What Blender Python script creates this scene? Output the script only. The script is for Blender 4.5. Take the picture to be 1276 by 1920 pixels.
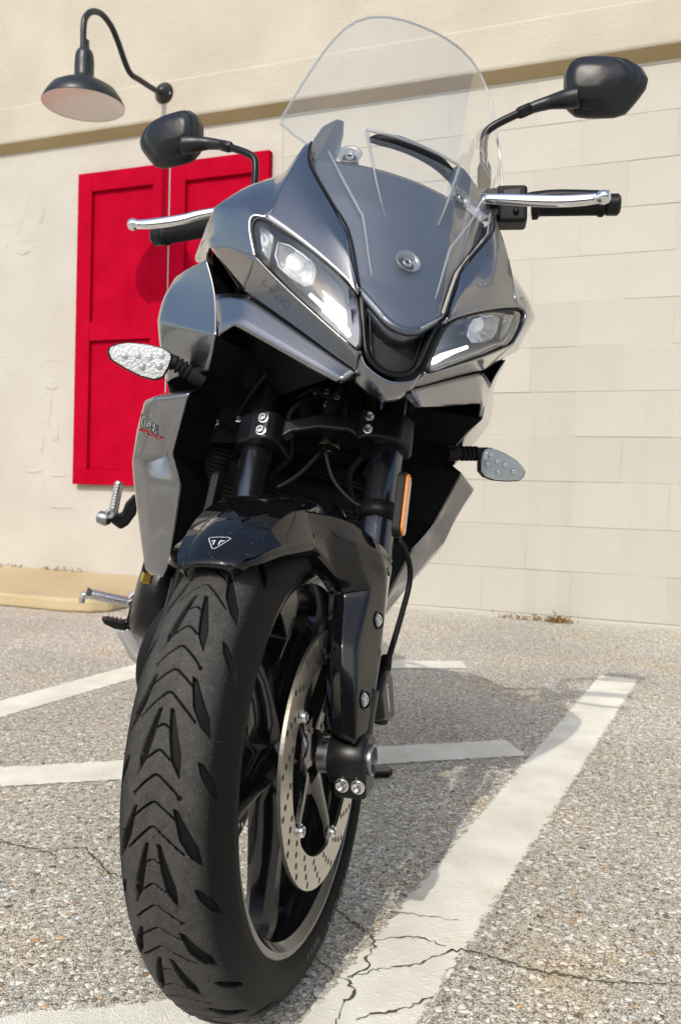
import bpy, bmesh, math, random
import numpy as np
from mathutils import Vector, Matrix
random.seed(7); rng = np.random.default_rng(7)
for o in list(bpy.data.objects): bpy.data.objects.remove(o)
SC = bpy.context.scene
COL = SC.collection
# ------------------------------------------------------------------ camera
CAM_C = np.array([-0.140284, -1.076193, 0.648191])
CAM_R = np.array([0.967549, -0.251723, 0.022]); CAM_U = np.array([-0.019488, 0.01247, 0.999732])
CAM_F = np.array([0.25193, 0.967719, -0.00716])
FPX, PPX, PPY = 1609.416, 638.0, 898.99
cd = bpy.data.cameras.new('camera'); cam = bpy.data.objects.new('camera', cd); COL.objects.link(cam)
cd.sensor_fit = 'VERTICAL'; cd.sensor_height = 24.0; cd.lens = 24.0 * FPX / 1920
cd.shift_y = -(960 - PPY) / 1920; cd.clip_start = 0.02; cd.clip_end = 2000
M = Matrix.Identity(4)
for i in range(3):
    M[i][0], M[i][1], M[i][2], M[i][3] = CAM_R[i], CAM_U[i], -CAM_F[i], CAM_C[i]
cam.matrix_world = M
cd.dof.use_dof = True; cd.dof.focus_distance = 1.05; cd.dof.aperture_fstop = 8.0
SC.camera = cam
SC.render.resolution_x, SC.render.resolution_y = 680, 1024
SC.render.engine = 'CYCLES'
# ------------------------------------------------------------------ light
SUN_TO = Vector((-0.4323, -0.6083, 0.6656)).normalized()
wd = bpy.data.worlds.new('World'); SC.world = wd; wd.use_nodes = True
nt = wd.node_tree; nt.nodes.clear()
sky = nt.nodes.new('ShaderNodeTexSky'); sky.sky_type = 'NISHITA'; sky.sun_disc = False
sky.sun_elevation = math.asin(SUN_TO.z); sky.sun_rotation = math.atan2(SUN_TO.x, SUN_TO.y)
sky.air_density = 1.3; sky.dust_density = 2.5; sky.ozone_density = 1.0
bg = nt.nodes.new('ShaderNodeBackground'); bg.inputs['Strength'].default_value = 0.15
out = nt.nodes.new('ShaderNodeOutputWorld')
nt.links.new(sky.outputs[0], bg.inputs[0]); nt.links.new(bg.outputs[0], out.inputs[0])
sl = bpy.data.lights.new('sun', 'SUN'); sl.energy = 2.0; sl.angle = math.radians(0.53); sl.color = (1.0, 0.93, 0.83)
so = bpy.data.objects.new('sun', sl); COL.objects.link(so)
so.rotation_euler = (-SUN_TO).to_track_quat('-Z', 'Y').to_euler(); so.location = (-3, -4, 6)
vs = SC.view_settings; vs.view_transform = 'Standard'; vs.look = 'None'; vs.exposure = 0.29; vs.gamma = 1.0; vs.use_curve_mapping = False
# ------------------------------------------------------------------ frames: photo pixel -> ray -> bike frame
LEAN, STEER, WA, WD = 0.245848, 0.608254, 0.627248, 3.03355
RAKE = math.radians(23.1)
AX = np.array([0, math.sin(RAKE), math.cos(RAKE)]); AP = np.array([0, -0.097, 0.0])
EF = np.array([0, -math.cos(RAKE), math.sin(RAKE)]); AXLE = np.array([0, 0, 0.3])
def rot_axis(P, a):
    P = np.atleast_2d(np.asarray(P, float)) - AP
    return AP + P * math.cos(a) + np.cross(AX, P) * math.sin(a) + np.outer(P @ AX, AX) * (1 - math.cos(a))
def ST(P): return rot_axis(P, -STEER)               # straight-ahead steering parts -> turned to the bike's right
def lean(P, a=LEAN):
    P = np.atleast_2d(np.asarray(P, float))
    return np.stack([P[:, 0] * math.cos(a) + P[:, 2] * math.sin(a), P[:, 1], -P[:, 0] * math.sin(a) + P[:, 2] * math.cos(a)], 1)
def wray(u, v): return CAM_C, CAM_F * FPX + CAM_R * (u - PPX) + CAM_U * (PPY - v)
def bray(u, v):
    C, d = wray(u, v); return lean(C, -LEAN)[0], lean(d, -LEAN)[0]
def sray(u, v):
    C, d = bray(u, v); A = rot_axis(C, STEER)[0]; return A, rot_axis(C + d, STEER)[0] - A
def hit(C, d, n, k): return C + d * ((k - C @ n) / (d @ n))
def plane3(a, b, c):
    a, b, c = map(np.asarray, (a, b, c)); n = np.cross(b - a, c - a); n = n / np.linalg.norm(n); return n, n @ a
EY = np.array([0, 1., 0]); EX = np.array([1., 0, 0]); EZ = np.array([0, 0, 1.])
def _pick(ray, u, v, y, w, z, pl, off):
    C, d = ray(u, v)
    if y is not None: return hit(C, d, EY, y)
    if w is not None: return hit(C, d, EX, w)
    if z is not None: return hit(C, d, EZ, z)
    if off is not None: return hit(C, d, EF, off + AXLE @ EF)
    return hit(C, d, *pl)
def B(u, v, y=None, w=None, z=None, pl=None, off=None): return _pick(bray, u, v, y, w, z, pl, off)       # bike frame
def S(u, v, y=None, w=None, z=None, pl=None, off=None): return _pick(sray, u, v, y, w, z, pl, off)       # steering frame
def MR(P): P = np.array(P, float); P[..., 0] *= -1; return P
def R(u, v, y=None, pl=None):                                                                              # photo-left side, mirrored to +w
    if pl is not None: n, k = pl; pl = (n * np.array([-1, 1, 1]), k)
    return MR(B(u, v, y=y, pl=pl))
def ground(u, v): C, d = wray(u, v); return C - d * (C[2] / d[2])
# ------------------------------------------------------------------ mesh helpers
def link(o, parent=None):
    COL.objects.link(o)
    if parent is not None: o.parent = parent
    return o
def mesh_obj(name, V, F, mat, parent=None, smooth=True):
    me = bpy.data.meshes.new(name); me.from_pydata([tuple(map(float, v)) for v in V], [], [tuple(map(int, f)) for f in F]); me.update()
    if smooth: me.polygons.foreach_set('use_smooth', [True] * len(me.polygons))
    if isinstance(mat, (list, tuple)):
        for m in mat: me.materials.append(m)
    elif mat: me.materials.append(mat)
    return link(bpy.data.objects.new(name, me), parent)
def empty(name, label, cat, loc=(0, 0, 0), group=None):
    o = bpy.data.objects.new(name, None); o.location = loc; o.empty_display_size = 0.1; link(o); tag(o, label, cat, group); return o
def tag(o, label=None, cat=None, group=None, kind=None):
    if label: o['label'] = label
    if cat: o['category'] = cat
    if group: o['group'] = group
    if kind: o['kind'] = kind
    return o
def bev(o, w=0.002, seg=3, ang=35):
    m = o.modifiers.new('bevel', 'BEVEL'); m.width = w; m.segments = seg; m.limit_method = 'ANGLE'; m.angle_limit = math.radians(ang)
    m.harden_normals = False; return o
def sub(o, lv=2):
    m = o.modifiers.new('sub', 'SUBSURF'); m.levels = lv; m.render_levels = lv; return o
def solid(o, t=0.003, off=-1, inner=None):
    m = o.modifiers.new('solid', 'SOLIDIFY'); m.thickness = t; m.offset = off
    if inner: o.data.materials.append(inner); m.material_offset = 1
    return o
def autosmooth(o, ang=35):
    me = o.data; bm = bmesh.new(); bm.from_mesh(me)
    for e in bm.edges:
        if len(e.link_faces) == 2 and e.calc_face_angle(0) > math.radians(ang): e.smooth = False
    bm.to_mesh(me); bm.free(); return o
def crease(o, ang=22, val=0.8, bval=0.8):
    me = o.data; bm = bmesh.new(); bm.from_mesh(me)
    bmesh.ops.remove_doubles(bm, verts=bm.verts, dist=1e-5)
    bmesh.ops.recalc_face_normals(bm, faces=bm.faces)
    lay = bm.edges.layers.float.get('crease_edge') or bm.edges.layers.float.new('crease_edge')
    for e in bm.edges:
        if len(e.link_faces) == 2:
            if e.calc_face_angle(0) > math.radians(ang): e[lay] = val
        else: e[lay] = bval
    bm.to_mesh(me); bm.free(); return o
def grid_faces(nr, nc, flip=False, close_c=False, close_r=False):
    F = []
    for i in range(nr if close_r else nr - 1):
        for j in range(nc if close_c else nc - 1):
            i2, j2 = (i + 1) % nr, (j + 1) % nc
            f = (i * nc + j, i * nc + j2, i2 * nc + j2, i2 * nc + j); F.append(f[::-1] if flip else f)
    return F
def cr(pts, n):
    """Catmull-Rom through pts, n samples per span"""
    P = np.asarray(pts, float); P = np.vstack([2 * P[0] - P[1], P, 2 * P[-1] - P[-2]]); o = []
    for i in range(1, len(P) - 2):
        for k in range(n):
            t = k / n; a, b, c, d = P[i - 1], P[i], P[i + 1], P[i + 2]
            o.append(.5 * ((2 * b) + (-a + c) * t + (2 * a - 5 * b + 4 * c - d) * t * t + (-a + 3 * b - 3 * c + d) * t ** 3))
    o.append(P[-2]); return np.array(o)
def patch(rows, n=4):
    """smooth dense grid through control rows"""
    A = [cr(r, n) for r in rows]; A = np.array(A)
    G = np.array([cr(A[:, j], n) for j in range(A.shape[1])]).transpose(1, 0, 2)
    return G.reshape(-1, 3), grid_faces(G.shape[0], G.shape[1])
def frame_to(d):
    d = np.asarray(d, float); d = d / np.linalg.norm(d); a = np.array([0, 0, 1.]) if abs(d[2]) < .9 else np.array([1., 0, 0])
    x = np.cross(a, d); x /= np.linalg.norm(x); return x, np.cross(d, x), d
def lathe(prof, o, d, seg=32, closed=False):
    """prof: (radius, height along d) pairs"""
    x, y, d = frame_to(d); o = np.asarray(o, float); V = []
    for r, h in prof:
        for k in range(seg):
            a = 2 * math.pi * k / seg; V.append(o + d * h + (x * math.cos(a) + y * math.sin(a)) * r)
    F = grid_faces(len(prof), seg, close_c=True, close_r=closed)
    if not closed:
        F.append(tuple(range(seg))[::-1]); F.append(tuple((len(prof) - 1) * seg + k for k in range(seg)))
    return V, F
def tube(path, rad, seg=12, n=6, smooth=True):
    P = cr(path, n) if smooth and len(path) > 2 else np.asarray(path, float)
    if np.isscalar(rad): rr = np.full(len(P), rad)
    else: rr = np.interp(np.linspace(0, 1, len(P)), np.linspace(0, 1, len(rad)), rad)
    V = []; x = None
    for i in range(len(P)):
        t = P[min(i + 1, len(P) - 1)] - P[max(i - 1, 0)]; t /= np.linalg.norm(t)
        if x is None: x = frame_to(t)[0]
        x = x - t * (x @ t); x /= np.linalg.norm(x); y = np.cross(t, x)
        for k in range(seg):
            a = 2 * math.pi * k / seg; V.append(P[i] + (x * math.cos(a) + y * math.sin(a)) * rr[i])
    F = grid_faces(len(P), seg, close_c=True); F.append(tuple(range(seg))[::-1]); F.append(tuple((len(P) - 1) * seg + k for k in range(seg)))
    return V, F
def box(c, s, ax=None):
    c = np.asarray(c, float); s = np.asarray(s, float) / 2
    X, Y, Z = (EX, EY, EZ) if ax is None else ax
    V = [c + X * sx * s[0] + Y * sy * s[1] + Z * sz * s[2] for sx in (-1, 1) for sy in (-1, 1) for sz in (-1, 1)]
    return V, [(0, 1, 3, 2), (4, 6, 7, 5), (0, 4, 5, 1), (2, 3, 7, 6), (0, 2, 6, 4), (1, 5, 7, 3)]
def join(*parts):
    V, F = [], []
    for v, f in parts:
        k = len(V); V += list(v); F += [tuple(i + k for i in g) for g in f]
    return V, F
def loft(rings, cap=True):
    n = len(rings[0]); V = [p for r in rings for p in r]; F = grid_faces(len(rings), n, close_c=True)
    if cap: F.append(tuple(range(n))[::-1]); F.append(tuple((len(rings) - 1) * n + k for k in range(n)))
    return V, F
def prism(poly, d):
    """closed polygon (3-D points) extruded by vector d"""
    n = len(poly); V = [np.asarray(p, float) for p in poly] + [np.asarray(p, float) + np.asarray(d, float) for p in poly]
    return V, [tuple(range(n))[::-1], tuple(range(n, 2 * n))] + [(i, (i + 1) % n, n + (i + 1) % n, n + i) for i in range(n)]
def text_geo(s, size=1.0, extrude=0.0, shear=0.0, width=1.0, fat=0.0):
    c = bpy.data.curves.new('t', 'FONT'); c.body = s; c.size = size; c.extrude = extrude; c.shear = shear; c.offset = fat; c.align_x = 'CENTER'; c.align_y = 'CENTER'
    o = bpy.data.objects.new('t', c); COL.objects.link(o); bpy.context.view_layer.update()
    me = bpy.data.meshes.new_from_object(o.evaluated_get(bpy.context.evaluated_depsgraph_get()))
    V = [np.array(v.co) * np.array([width, 1, 1]) for v in me.vertices]; F = [tuple(p.vertices) for p in me.polygons]
    bpy.data.objects.remove(o); bpy.data.curves.remove(c); bpy.data.meshes.remove(me); return V, F
def fill2d(loops, extrude):
    """flat plate in XY with holes; loops of 2-D points"""
    c = bpy.data.curves.new('p', 'CURVE'); c.dimensions = '2D'; c.fill_mode = 'BOTH'; c.extrude = extrude
    for L in loops:
        s = c.splines.new('POLY'); s.points.add(len(L) - 1); s.use_cyclic_u = True
        for p, q in zip(s.points, L): p.co = (q[0], q[1], 0, 1)
    o = bpy.data.objects.new('p', c); COL.objects.link(o); bpy.context.view_layer.update()
    me = bpy.data.meshes.new_from_object(o.evaluated_get(bpy.context.evaluated_depsgraph_get()))
    V = [np.array(v.co) for v in me.vertices]; F = [tuple(p.vertices) for p in me.polygons]
    bpy.data.objects.remove(o); bpy.data.curves.remove(c); bpy.data.meshes.remove(me); return V, F
def steered(g): return list(ST(np.array(g[0]))), g[1]
def mirrored(g): return [MR(v) for v in g[0]], [tuple(f)[::-1] for f in g[1]]
def bolt_geo(o, d, r=0.006, h=0.004):
    hx = r * .55
    return lathe([(r * 1.25, 0), (r * 1.25, h * .25), (r, h * .3), (r, h * .75), (r * .85, h), (hx * 1.1, h), (hx, h * .95), (hx, h * .3), (hx * .3, h * .25)], o, d, 18)
def bolt(o, d, r, h, mat, parent, name='bolt', steer=False):
    g = bolt_geo(o, d, r, h); g = steered(g) if steer else g
    return autosmooth(mesh_obj(name, *g, mat, parent), 40)
from mathutils.bvhtree import BVHTree
def bvh(o):
    bpy.context.view_layer.update(); return BVHTree.FromObject(o, bpy.context.evaluated_depsgraph_get())
def cast(tree, u, v, lift=.0006):
    """photo pixel -> point and normal on a modelled surface (bike frame)"""
    C, d = bray(u, v); d = d / np.linalg.norm(d); p, n, i, t = tree.ray_cast(Vector(C), Vector(d))
    if p is None: return None, None
    n = np.array(n); n = n if n @ d < 0 else -n
    return np.array(p) + n * lift, n
def ribbon_on(tree, pts, hw=.0005, closed=False, lift=.0006):
    q = []; k = len(pts)
    for i in range(k if closed else k - 1):
        a, b_ = np.array(pts[i], float), np.array(pts[(i + 1) % k], float)
        for f in (0, .34, .67): q.append(a + (b_ - a) * f)
    if not closed: q.append(np.array(pts[-1], float))
    R_ = [cast(tree, *p, lift) for p in q]; R_ = [r_ for r_ in R_ if r_[0] is not None]; n_ = len(R_); V = []
    for i in range(n_):
        a, b_ = (R_[i - 1][0], R_[(i + 1) % n_][0]) if closed else (R_[max(i - 1, 0)][0], R_[min(i + 1, n_ - 1)][0])
        t_ = b_ - a; t_ = t_ / (np.linalg.norm(t_) + 1e-9); sd = np.cross(t_, R_[i][1]); sd /= np.linalg.norm(sd) + 1e-9; V += [R_[i][0] - sd * hw, R_[i][0] + sd * hw]
    return V, [(2 * i, 2 * ((i + 1) % n_), 2 * ((i + 1) % n_) + 1, 2 * i + 1) for i in range(n_ if closed else n_ - 1)]
# ------------------------------------------------------------------ materials
def new_mat(name):
    m = bpy.data.materials.new(name); m.use_nodes = True; t = m.node_tree
    return m, t, t.nodes['Principled BSDF'], t.nodes.new, t.links.new
def setp(b, **k):
    names = dict(col='Base Color', metal='Metallic', rough='Roughness', ior='IOR', spec='Specular IOR Level', coat='Coat Weight', coatr='Coat Roughness', trans='Transmission Weight', aniso='Anisotropic', emit='Emission Color', emits='Emission Strength', alpha='Alpha')
    for a, v in k.items():
        s = b.inputs[names[a]]
        s.default_value = (*v, 1) if isinstance(v, tuple) and len(v) == 3 else v
def simple(name, col, rough=0.5, bump=0.0, scale=200.0, var=0.0, vscale=30.0, **k):
    m, t, b, N, L = new_mat(name); setp(b, col=col, rough=rough, **k)
    tc = N('ShaderNodeTexCoord')
    if bump:
        n = N('ShaderNodeTexNoise'); n.inputs['Scale'].default_value = scale; n.inputs['Detail'].default_value = 3
        bp = N('ShaderNodeBump'); bp.inputs['Strength'].default_value = bump; bp.inputs['Distance'].default_value = 0.001
        L(tc.outputs['Object'], n.inputs[0]); L(n.outputs[0], bp.inputs['Height']); L(bp.outputs[0], b.inputs['Normal'])
    if var:
        n = N('ShaderNodeTexNoise'); n.inputs['Scale'].default_value = vscale; n.inputs['Detail'].default_value = 5
        mp = N('ShaderNodeMapRange'); mp.inputs['To Min'].default_value = max(0.02, rough - var); mp.inputs['To Max'].default_value = rough + var
        L(tc.outputs['Object'], n.inputs[0]); L(n.outputs[0], mp.inputs['Value']); L(mp.outputs[0], b.inputs['Roughness'])
    return m
def specks(m, scale=260, thr=0.012, col=(.75, .75, .72)):
    """dust specks: tiny random light dots on a surface"""
    t = m.node_tree; b = t.nodes['Principled BSDF']; N, L = t.nodes.new, t.links.new
    tc = N('ShaderNodeTexCoord'); v = N('ShaderNodeTexVoronoi'); v.inputs['Scale'].default_value = scale
    n = N('ShaderNodeTexNoise'); n.inputs['Scale'].default_value = 14
    L(tc.outputs['Object'], v.inputs['Vector']); L(tc.outputs['Object'], n.inputs['Vector'])
    g = N('ShaderNodeMath'); g.operation = 'LESS_THAN'; g.inputs[1].default_value = 0.22
    s = N('ShaderNodeSeparateColor'); h = N('ShaderNodeMath'); h.operation = 'LESS_THAN'
    k = N('ShaderNodeMath'); k.operation = 'MULTIPLY'; k.inputs[1].default_value = thr * 2
    L(n.outputs[0], k.inputs[0]); L(v.outputs['Color'], s.inputs[0]); L(s.outputs[0], h.inputs[0]); L(k.outputs[0], h.inputs[1]); L(v.outputs['Distance'], g.inputs[0])
    a = N('ShaderNodeMath'); a.operation = 'MULTIPLY'; L(g.outputs[0], a.inputs[0]); L(h.outputs[0], a.inputs[1])
    mx = N('ShaderNodeMix'); mx.data_type = 'RGBA'; mx.inputs['A'].default_value = b.inputs['Base Color'].default_value; mx.inputs['B'].default_value = (*col, 1)
    L(a.outputs[0], mx.inputs['Factor']); L(mx.outputs['Result'], b.inputs['Base Color'])
    return m
def metallic_paint(name, col, rough=.34, metal=.75):
    m, t, b, N, L = new_mat(name); setp(b, col=col, metal=metal, rough=rough, coat=1.0, coatr=.015)
    tc = N('ShaderNodeTexCoord'); v = N('ShaderNodeTexVoronoi'); v.inputs['Scale'].default_value = 2600
    mx = N('ShaderNodeMix'); mx.data_type = 'RGBA'; mx.inputs['A'].default_value = (*[c * .8 for c in col], 1); mx.inputs['B'].default_value = (*[min(1, c * 1.25) for c in col], 1)
    s = N('ShaderNodeSeparateColor'); L(tc.outputs['Object'], v.inputs['Vector']); L(v.outputs['Color'], s.inputs[0]); L(s.outputs[0], mx.inputs['Factor']); L(mx.outputs['Result'], b.inputs['Base Color'])
    return m
M_SILVER = metallic_paint('silver_paint', (.25, .254, .272), rough=.27, metal=1.0)
M_NOSE = metallic_paint('nose_paint', (.13, .15, .18), rough=.45, metal=.9)
M_GLOSS = specks(simple('gloss_black', (.004, .004, .005), .055, var=.02), 900, .006)
M_SATIN = simple('satin_black', (.006, .0065, .008), .34, bump=.12, scale=900, var=.06, spec=.32)
M_PLASTIC = simple('textured_plastic', (.006, .0065, .0075), .5, bump=.35, scale=1400, spec=.25)
M_MIRROR_SHELL = simple('mirror_shell', (.009, .0105, .013), .36, bump=.15, scale=1500, var=.04)
M_DARK = simple('engine_black', (.004, .004, .0045), .5, bump=.3, scale=300, spec=.2)
M_RUBBER = simple('rubber', (.007, .007, .0075), .6, bump=.3, scale=400, spec=.25)
M_CHROME = simple('chrome', (.82, .82, .82), .09, metal=1.0, var=.04)
M_ALU = simple('aluminium', (.62, .62, .63), .32, metal=1.0, bump=.15, scale=600, var=.08)
M_ALUD = simple('dull_aluminium', (.30, .31, .33), .42, metal=1.0, bump=.2, scale=500, var=.1)
M_STEELD = simple('dark_steel', (.10, .095, .085), .35, metal=1.0)
M_ZINC = simple('zinc_bolt', (.72, .72, .70), .25, metal=1.0, var=.06)
M_TUBE = simple('fork_black', (.11, .115, .13), .2, metal=.95, var=.05)
M_RIM = simple('rim_black', (.008, .0075, .0075), .16, coat=.6, coatr=.04, var=.05)
M_WHITE = simple('decal_white', (.75, .77, .8), .35)
M_RED = simple('decal_red', (.55, .015, .015), .35)
M_BLACKD = simple('decal_black', (.008, .008, .008), .3)
M_SPEW = simple('rubber_hair', (.015, .015, .015), .6)
M_AMBER = simple('amber_reflector', (.75, .20, .01), .18, bump=.8, scale=700, coat=1.0)
M_LENSCLR = None
def thin_glass(name, tint=(.96, .975, .97), rough=.0, ior=1.49, haze=0.0):
    m = bpy.data.materials.new(name); m.use_nodes = True; t = m.node_tree; t.nodes.clear(); N, L = t.nodes.new, t.links.new
    o = N('ShaderNodeOutputMaterial'); tr = N('ShaderNodeBsdfTransparent'); tr.inputs[0].default_value = (*tint, 1)
    gl = N('ShaderNodeBsdfGlossy'); gl.inputs['Roughness'].default_value = rough; gl.inputs[0].default_value = (1, 1, 1, 1)
    lw = N('ShaderNodeLayerWeight'); lw.inputs['Blend'].default_value = .5; f0 = ((ior - 1) / (ior + 1)) ** 2 * 1.8       # thin sheet: both faces reflect
    pw = N('ShaderNodeMath'); pw.operation = 'POWER'; pw.inputs[1].default_value = 4.0; L(lw.outputs['Facing'], pw.inputs[0])
    fr = N('ShaderNodeMath'); fr.operation = 'MULTIPLY_ADD'; fr.inputs[1].default_value = 1 - f0; fr.inputs[2].default_value = f0; L(pw.outputs[0], fr.inputs[0])
    mx = N('ShaderNodeMixShader'); L(fr.outputs[0], mx.inputs[0]); L(tr.outputs[0], mx.inputs[1]); L(gl.outputs[0], mx.inputs[2])
    if haze:
        df = N('ShaderNodeBsdfDiffuse'); df.inputs[0].default_value = (.7, .72, .75, 1); m2 = N('ShaderNodeMixShader'); m2.inputs[0].default_value = haze
        L(mx.outputs[0], m2.inputs[1]); L(df.outputs[0], m2.inputs[2]); L(m2.outputs[0], o.inputs[0])
    else: L(mx.outputs[0], o.inputs[0])
    return m
M_SCREEN = thin_glass('clear_acrylic', (.965, .97, .97), 0.0, 1.49, .045)
M_EDGE = thin_glass('acrylic_edge', (.72, .75, .76), .05, 1.9, .22)
M_LENS = thin_glass('lamp_lens', (.97, .98, .99), .01, 1.55, .015)
M_SIGLENS = thin_glass('signal_lens', (.96, .97, .97), .02, 1.55, .10)
M_DRL = simple('daytime_light', (.9, .9, .9), .3, emit=(1, .98, .92), emits=1.6)
M_GRILLE = simple('grille_mesh', (.010, .010, .011), .5, bump=1.0, scale=900)
M_MIRROR = simple('mirror_glass', (.85, .86, .87), .02, metal=1.0)
M_SEAT = simple('seat_vinyl', (.012, .012, .013), .55, bump=.3, scale=500)
# ------------------------------------------------------------------ ground
def asphalt_nodes(N, L, tc):
    """returns colour socket and height socket of light exposed-aggregate asphalt"""
    def vor(scale, feat):
        v = N('ShaderNodeTexVoronoi'); v.feature = feat; v.inputs['Scale'].default_value = scale; L(tc, v.inputs['Vector']); return v
    wn = N('ShaderNodeTexNoise'); wn.inputs['Scale'].default_value = 70; wn.inputs['Detail'].default_value = 2; L(tc, wn.inputs['Vector'])
    ad = N('ShaderNodeVectorMath'); ad.operation = 'MULTIPLY_ADD'; ad.inputs[1].default_value = (.007, .007, .0); L(wn.outputs['Color'], ad.inputs[0]); L(tc, ad.inputs[2])
    def vw(scale, feat):
        v = N('ShaderNodeTexVoronoi'); v.feature = feat; v.inputs['Scale'].default_value = scale; L(ad.outputs[0], v.inputs['Vector']); return v
    c1 = vw(290, 'F1'); e1 = vw(290, 'DISTANCE_TO_EDGE'); c2 = vw(125, 'F1'); e2 = vw(125, 'DISTANCE_TO_EDGE')
    s1 = N('ShaderNodeSeparateColor'); L(c1.outputs['Color'], s1.inputs[0])
    s2 = N('ShaderNodeSeparateColor'); L(c2.outputs['Color'], s2.inputs[0])
    def ramp(stops, src):
        r = N('ShaderNodeValToRGB'); el = r.color_ramp.elements; L(src, r.inputs[0])
        while len(el) < len(stops): el.new(.5)
        for e, (p, c) in zip(el, stops): e.position = p; e.color = (*c, 1)
        return r.outputs[0]
    fine = ramp([(0, (.17, .155, .125)), (.12, (.46, .42, .34)), (.35, (.68, .64, .54)), (.7, (.78, .74, .635)), (.92, (.86, .83, .74)), (.95, (.63, .47, .27)), (1, (.82, .785, .69))], s1.outputs[0])
    big = ramp([(0, (.12, .11, .10)), (.05, (.50, .31, .15)), (.10, (.70, .53, .30)), (.14, (.80, .775, .70)), (1, (.86, .83, .74))], s2.outputs[0])
    lt = N('ShaderNodeMath'); lt.operation = 'LESS_THAN'; lt.inputs[1].default_value = .20; L(s2.outputs[1], lt.inputs[0])
    m1 = N('ShaderNodeMix'); m1.data_type = 'RGBA'; L(lt.outputs[0], m1.inputs['Factor']); L(fine, m1.inputs['A']); L(big, m1.inputs['B'])
    ed = N('ShaderNodeMix'); ed.data_type = 'FLOAT'; L(lt.outputs[0], ed.inputs['Factor']); L(e1.outputs['Distance'], ed.inputs['A']); L(e2.outputs['Distance'], ed.inputs['B'])
    nz = N('ShaderNodeTexNoise'); nz.inputs['Scale'].default_value = 90; nz.inputs['Detail'].default_value = 6; nz.inputs['Roughness'].default_value = .65; L(tc, nz.inputs['Vector'])
    gw = N('ShaderNodeMapRange'); gw.inputs['From Min'].default_value = .38; gw.inputs['From Max'].default_value = .66; gw.inputs['To Min'].default_value = .015; gw.inputs['To Max'].default_value = .24; L(nz.outputs[0], gw.inputs['Value'])
    g = N('ShaderNodeMapRange'); g.inputs['To Min'].default_value = .10; g.inputs['To Max'].default_value = 1; L(ed.outputs['Result'], g.inputs['Value']); L(gw.outputs[0], g.inputs['From Max'])
    lg = N('ShaderNodeTexNoise'); lg.inputs['Scale'].default_value = 1.7; lg.inputs['Detail'].default_value = 7; L(tc, lg.inputs['Vector'])
    lgr = N('ShaderNodeMapRange'); lgr.inputs['From Min'].default_value = .35; lgr.inputs['From Max'].default_value = .65; lgr.inputs['To Min'].default_value = .86; lgr.inputs['To Max'].default_value = 1.10; L(lg.outputs[0], lgr.inputs['Value'])
    mm = N('ShaderNodeMath'); mm.operation = 'MULTIPLY'; L(g.outputs[0], mm.inputs[0]); L(lgr.outputs[0], mm.inputs[1])
    m2 = N('ShaderNodeMix'); m2.data_type = 'RGBA'; m2.blend_type = 'MULTIPLY'; m2.inputs['Factor'].default_value = 1; L(m1.outputs['Result'], m2.inputs['A']); L(mm.outputs[0], m2.inputs['B'])
    # rusty / sandy stains with their own shapes
    st = N('ShaderNodeTexNoise'); st.inputs['Scale'].default_value = 3.3; st.inputs['Detail'].default_value = 5; L(tc, st.inputs['Vector'])
    sr = N('ShaderNodeMapRange'); sr.inputs['From Min'].default_value = .52; sr.inputs['From Max'].default_value = .72; sr.inputs['To Max'].default_value = .55; L(st.outputs[0], sr.inputs['Value'])
    m3 = N('ShaderNodeMix'); m3.data_type = 'RGBA'; m3.blend_type = 'MULTIPLY'; m3.inputs['B'].default_value = (1.0, .86, .66, 1); L(sr.outputs[0], m3.inputs['Factor']); L(m2.outputs['Result'], m3.inputs['A'])
    hh = N('ShaderNodeMath'); hh.operation = 'MULTIPLY_ADD'; hh.inputs[1].default_value = 2.2; L(ed.outputs['Result'], hh.inputs[0]); L(nz.outputs[0], hh.inputs[2])
    return m3.outputs['Result'], hh.outputs[0], nz.outputs[0]
m, t, b, N, L = new_mat('asphalt'); tc = N('ShaderNodeTexCoord').outputs['Object']
c, h, _ = asphalt_nodes(N, L, tc); L(c, b.inputs['Base Color']); setp(b, rough=.85)
bp = N('ShaderNodeBump'); bp.inputs['Strength'].default_value = .7; bp.inputs['Distance'].default_value = .002; L(h, bp.inputs['Height']); L(bp.outputs[0], b.inputs['Normal']); M_ASPHALT = m
m, t, b, N, L = new_mat('line_paint'); tc = N('ShaderNodeTexCoord').outputs['Object']
c, h, nz = asphalt_nodes(N, L, tc); setp(b, rough=.7)
wn = N('ShaderNodeTexNoise'); wn.inputs['Scale'].default_value = 55; wn.inputs['Detail'].default_value = 8; wn.inputs['Roughness'].default_value = .7; L(tc, wn.inputs['Vector'])
ba = N('ShaderNodeAttribute'); ba.attribute_name = 'body'; bs_ = N('ShaderNodeMath'); bs_.operation = 'MULTIPLY_ADD'; bs_.inputs[1].default_value = .30; L(ba.outputs['Fac'], bs_.inputs[0]); L(wn.outputs[0], bs_.inputs[2])
wr = N('ShaderNodeMapRange'); wr.inputs['From Min'].default_value = .585; wr.inputs['From Max'].default_value = .645; L(bs_.outputs[0], wr.inputs['Value'])
dn = N('ShaderNodeTexNoise'); dn.inputs['Scale'].default_value = 9; dn.inputs['Detail'].default_value = 6; L(tc, dn.inputs['Vector'])
dr = N('ShaderNodeValToRGB'); L(dn.outputs[0], dr.inputs[0]); dr.color_ramp.elements[0].position = .3; dr.color_ramp.elements[0].color = (.70, .68, .58, 1); dr.color_ramp.elements[1].position = .62; dr.color_ramp.elements[1].color = (.86, .845, .75, 1)
mx = N('ShaderNodeMix'); mx.data_type = 'RGBA'; L(wr.outputs[0], mx.inputs['Factor']); L(c, mx.inputs['A']); L(dr.outputs[0], mx.inputs['B']); L(mx.outputs['Result'], b.inputs['Base Color'])
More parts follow.
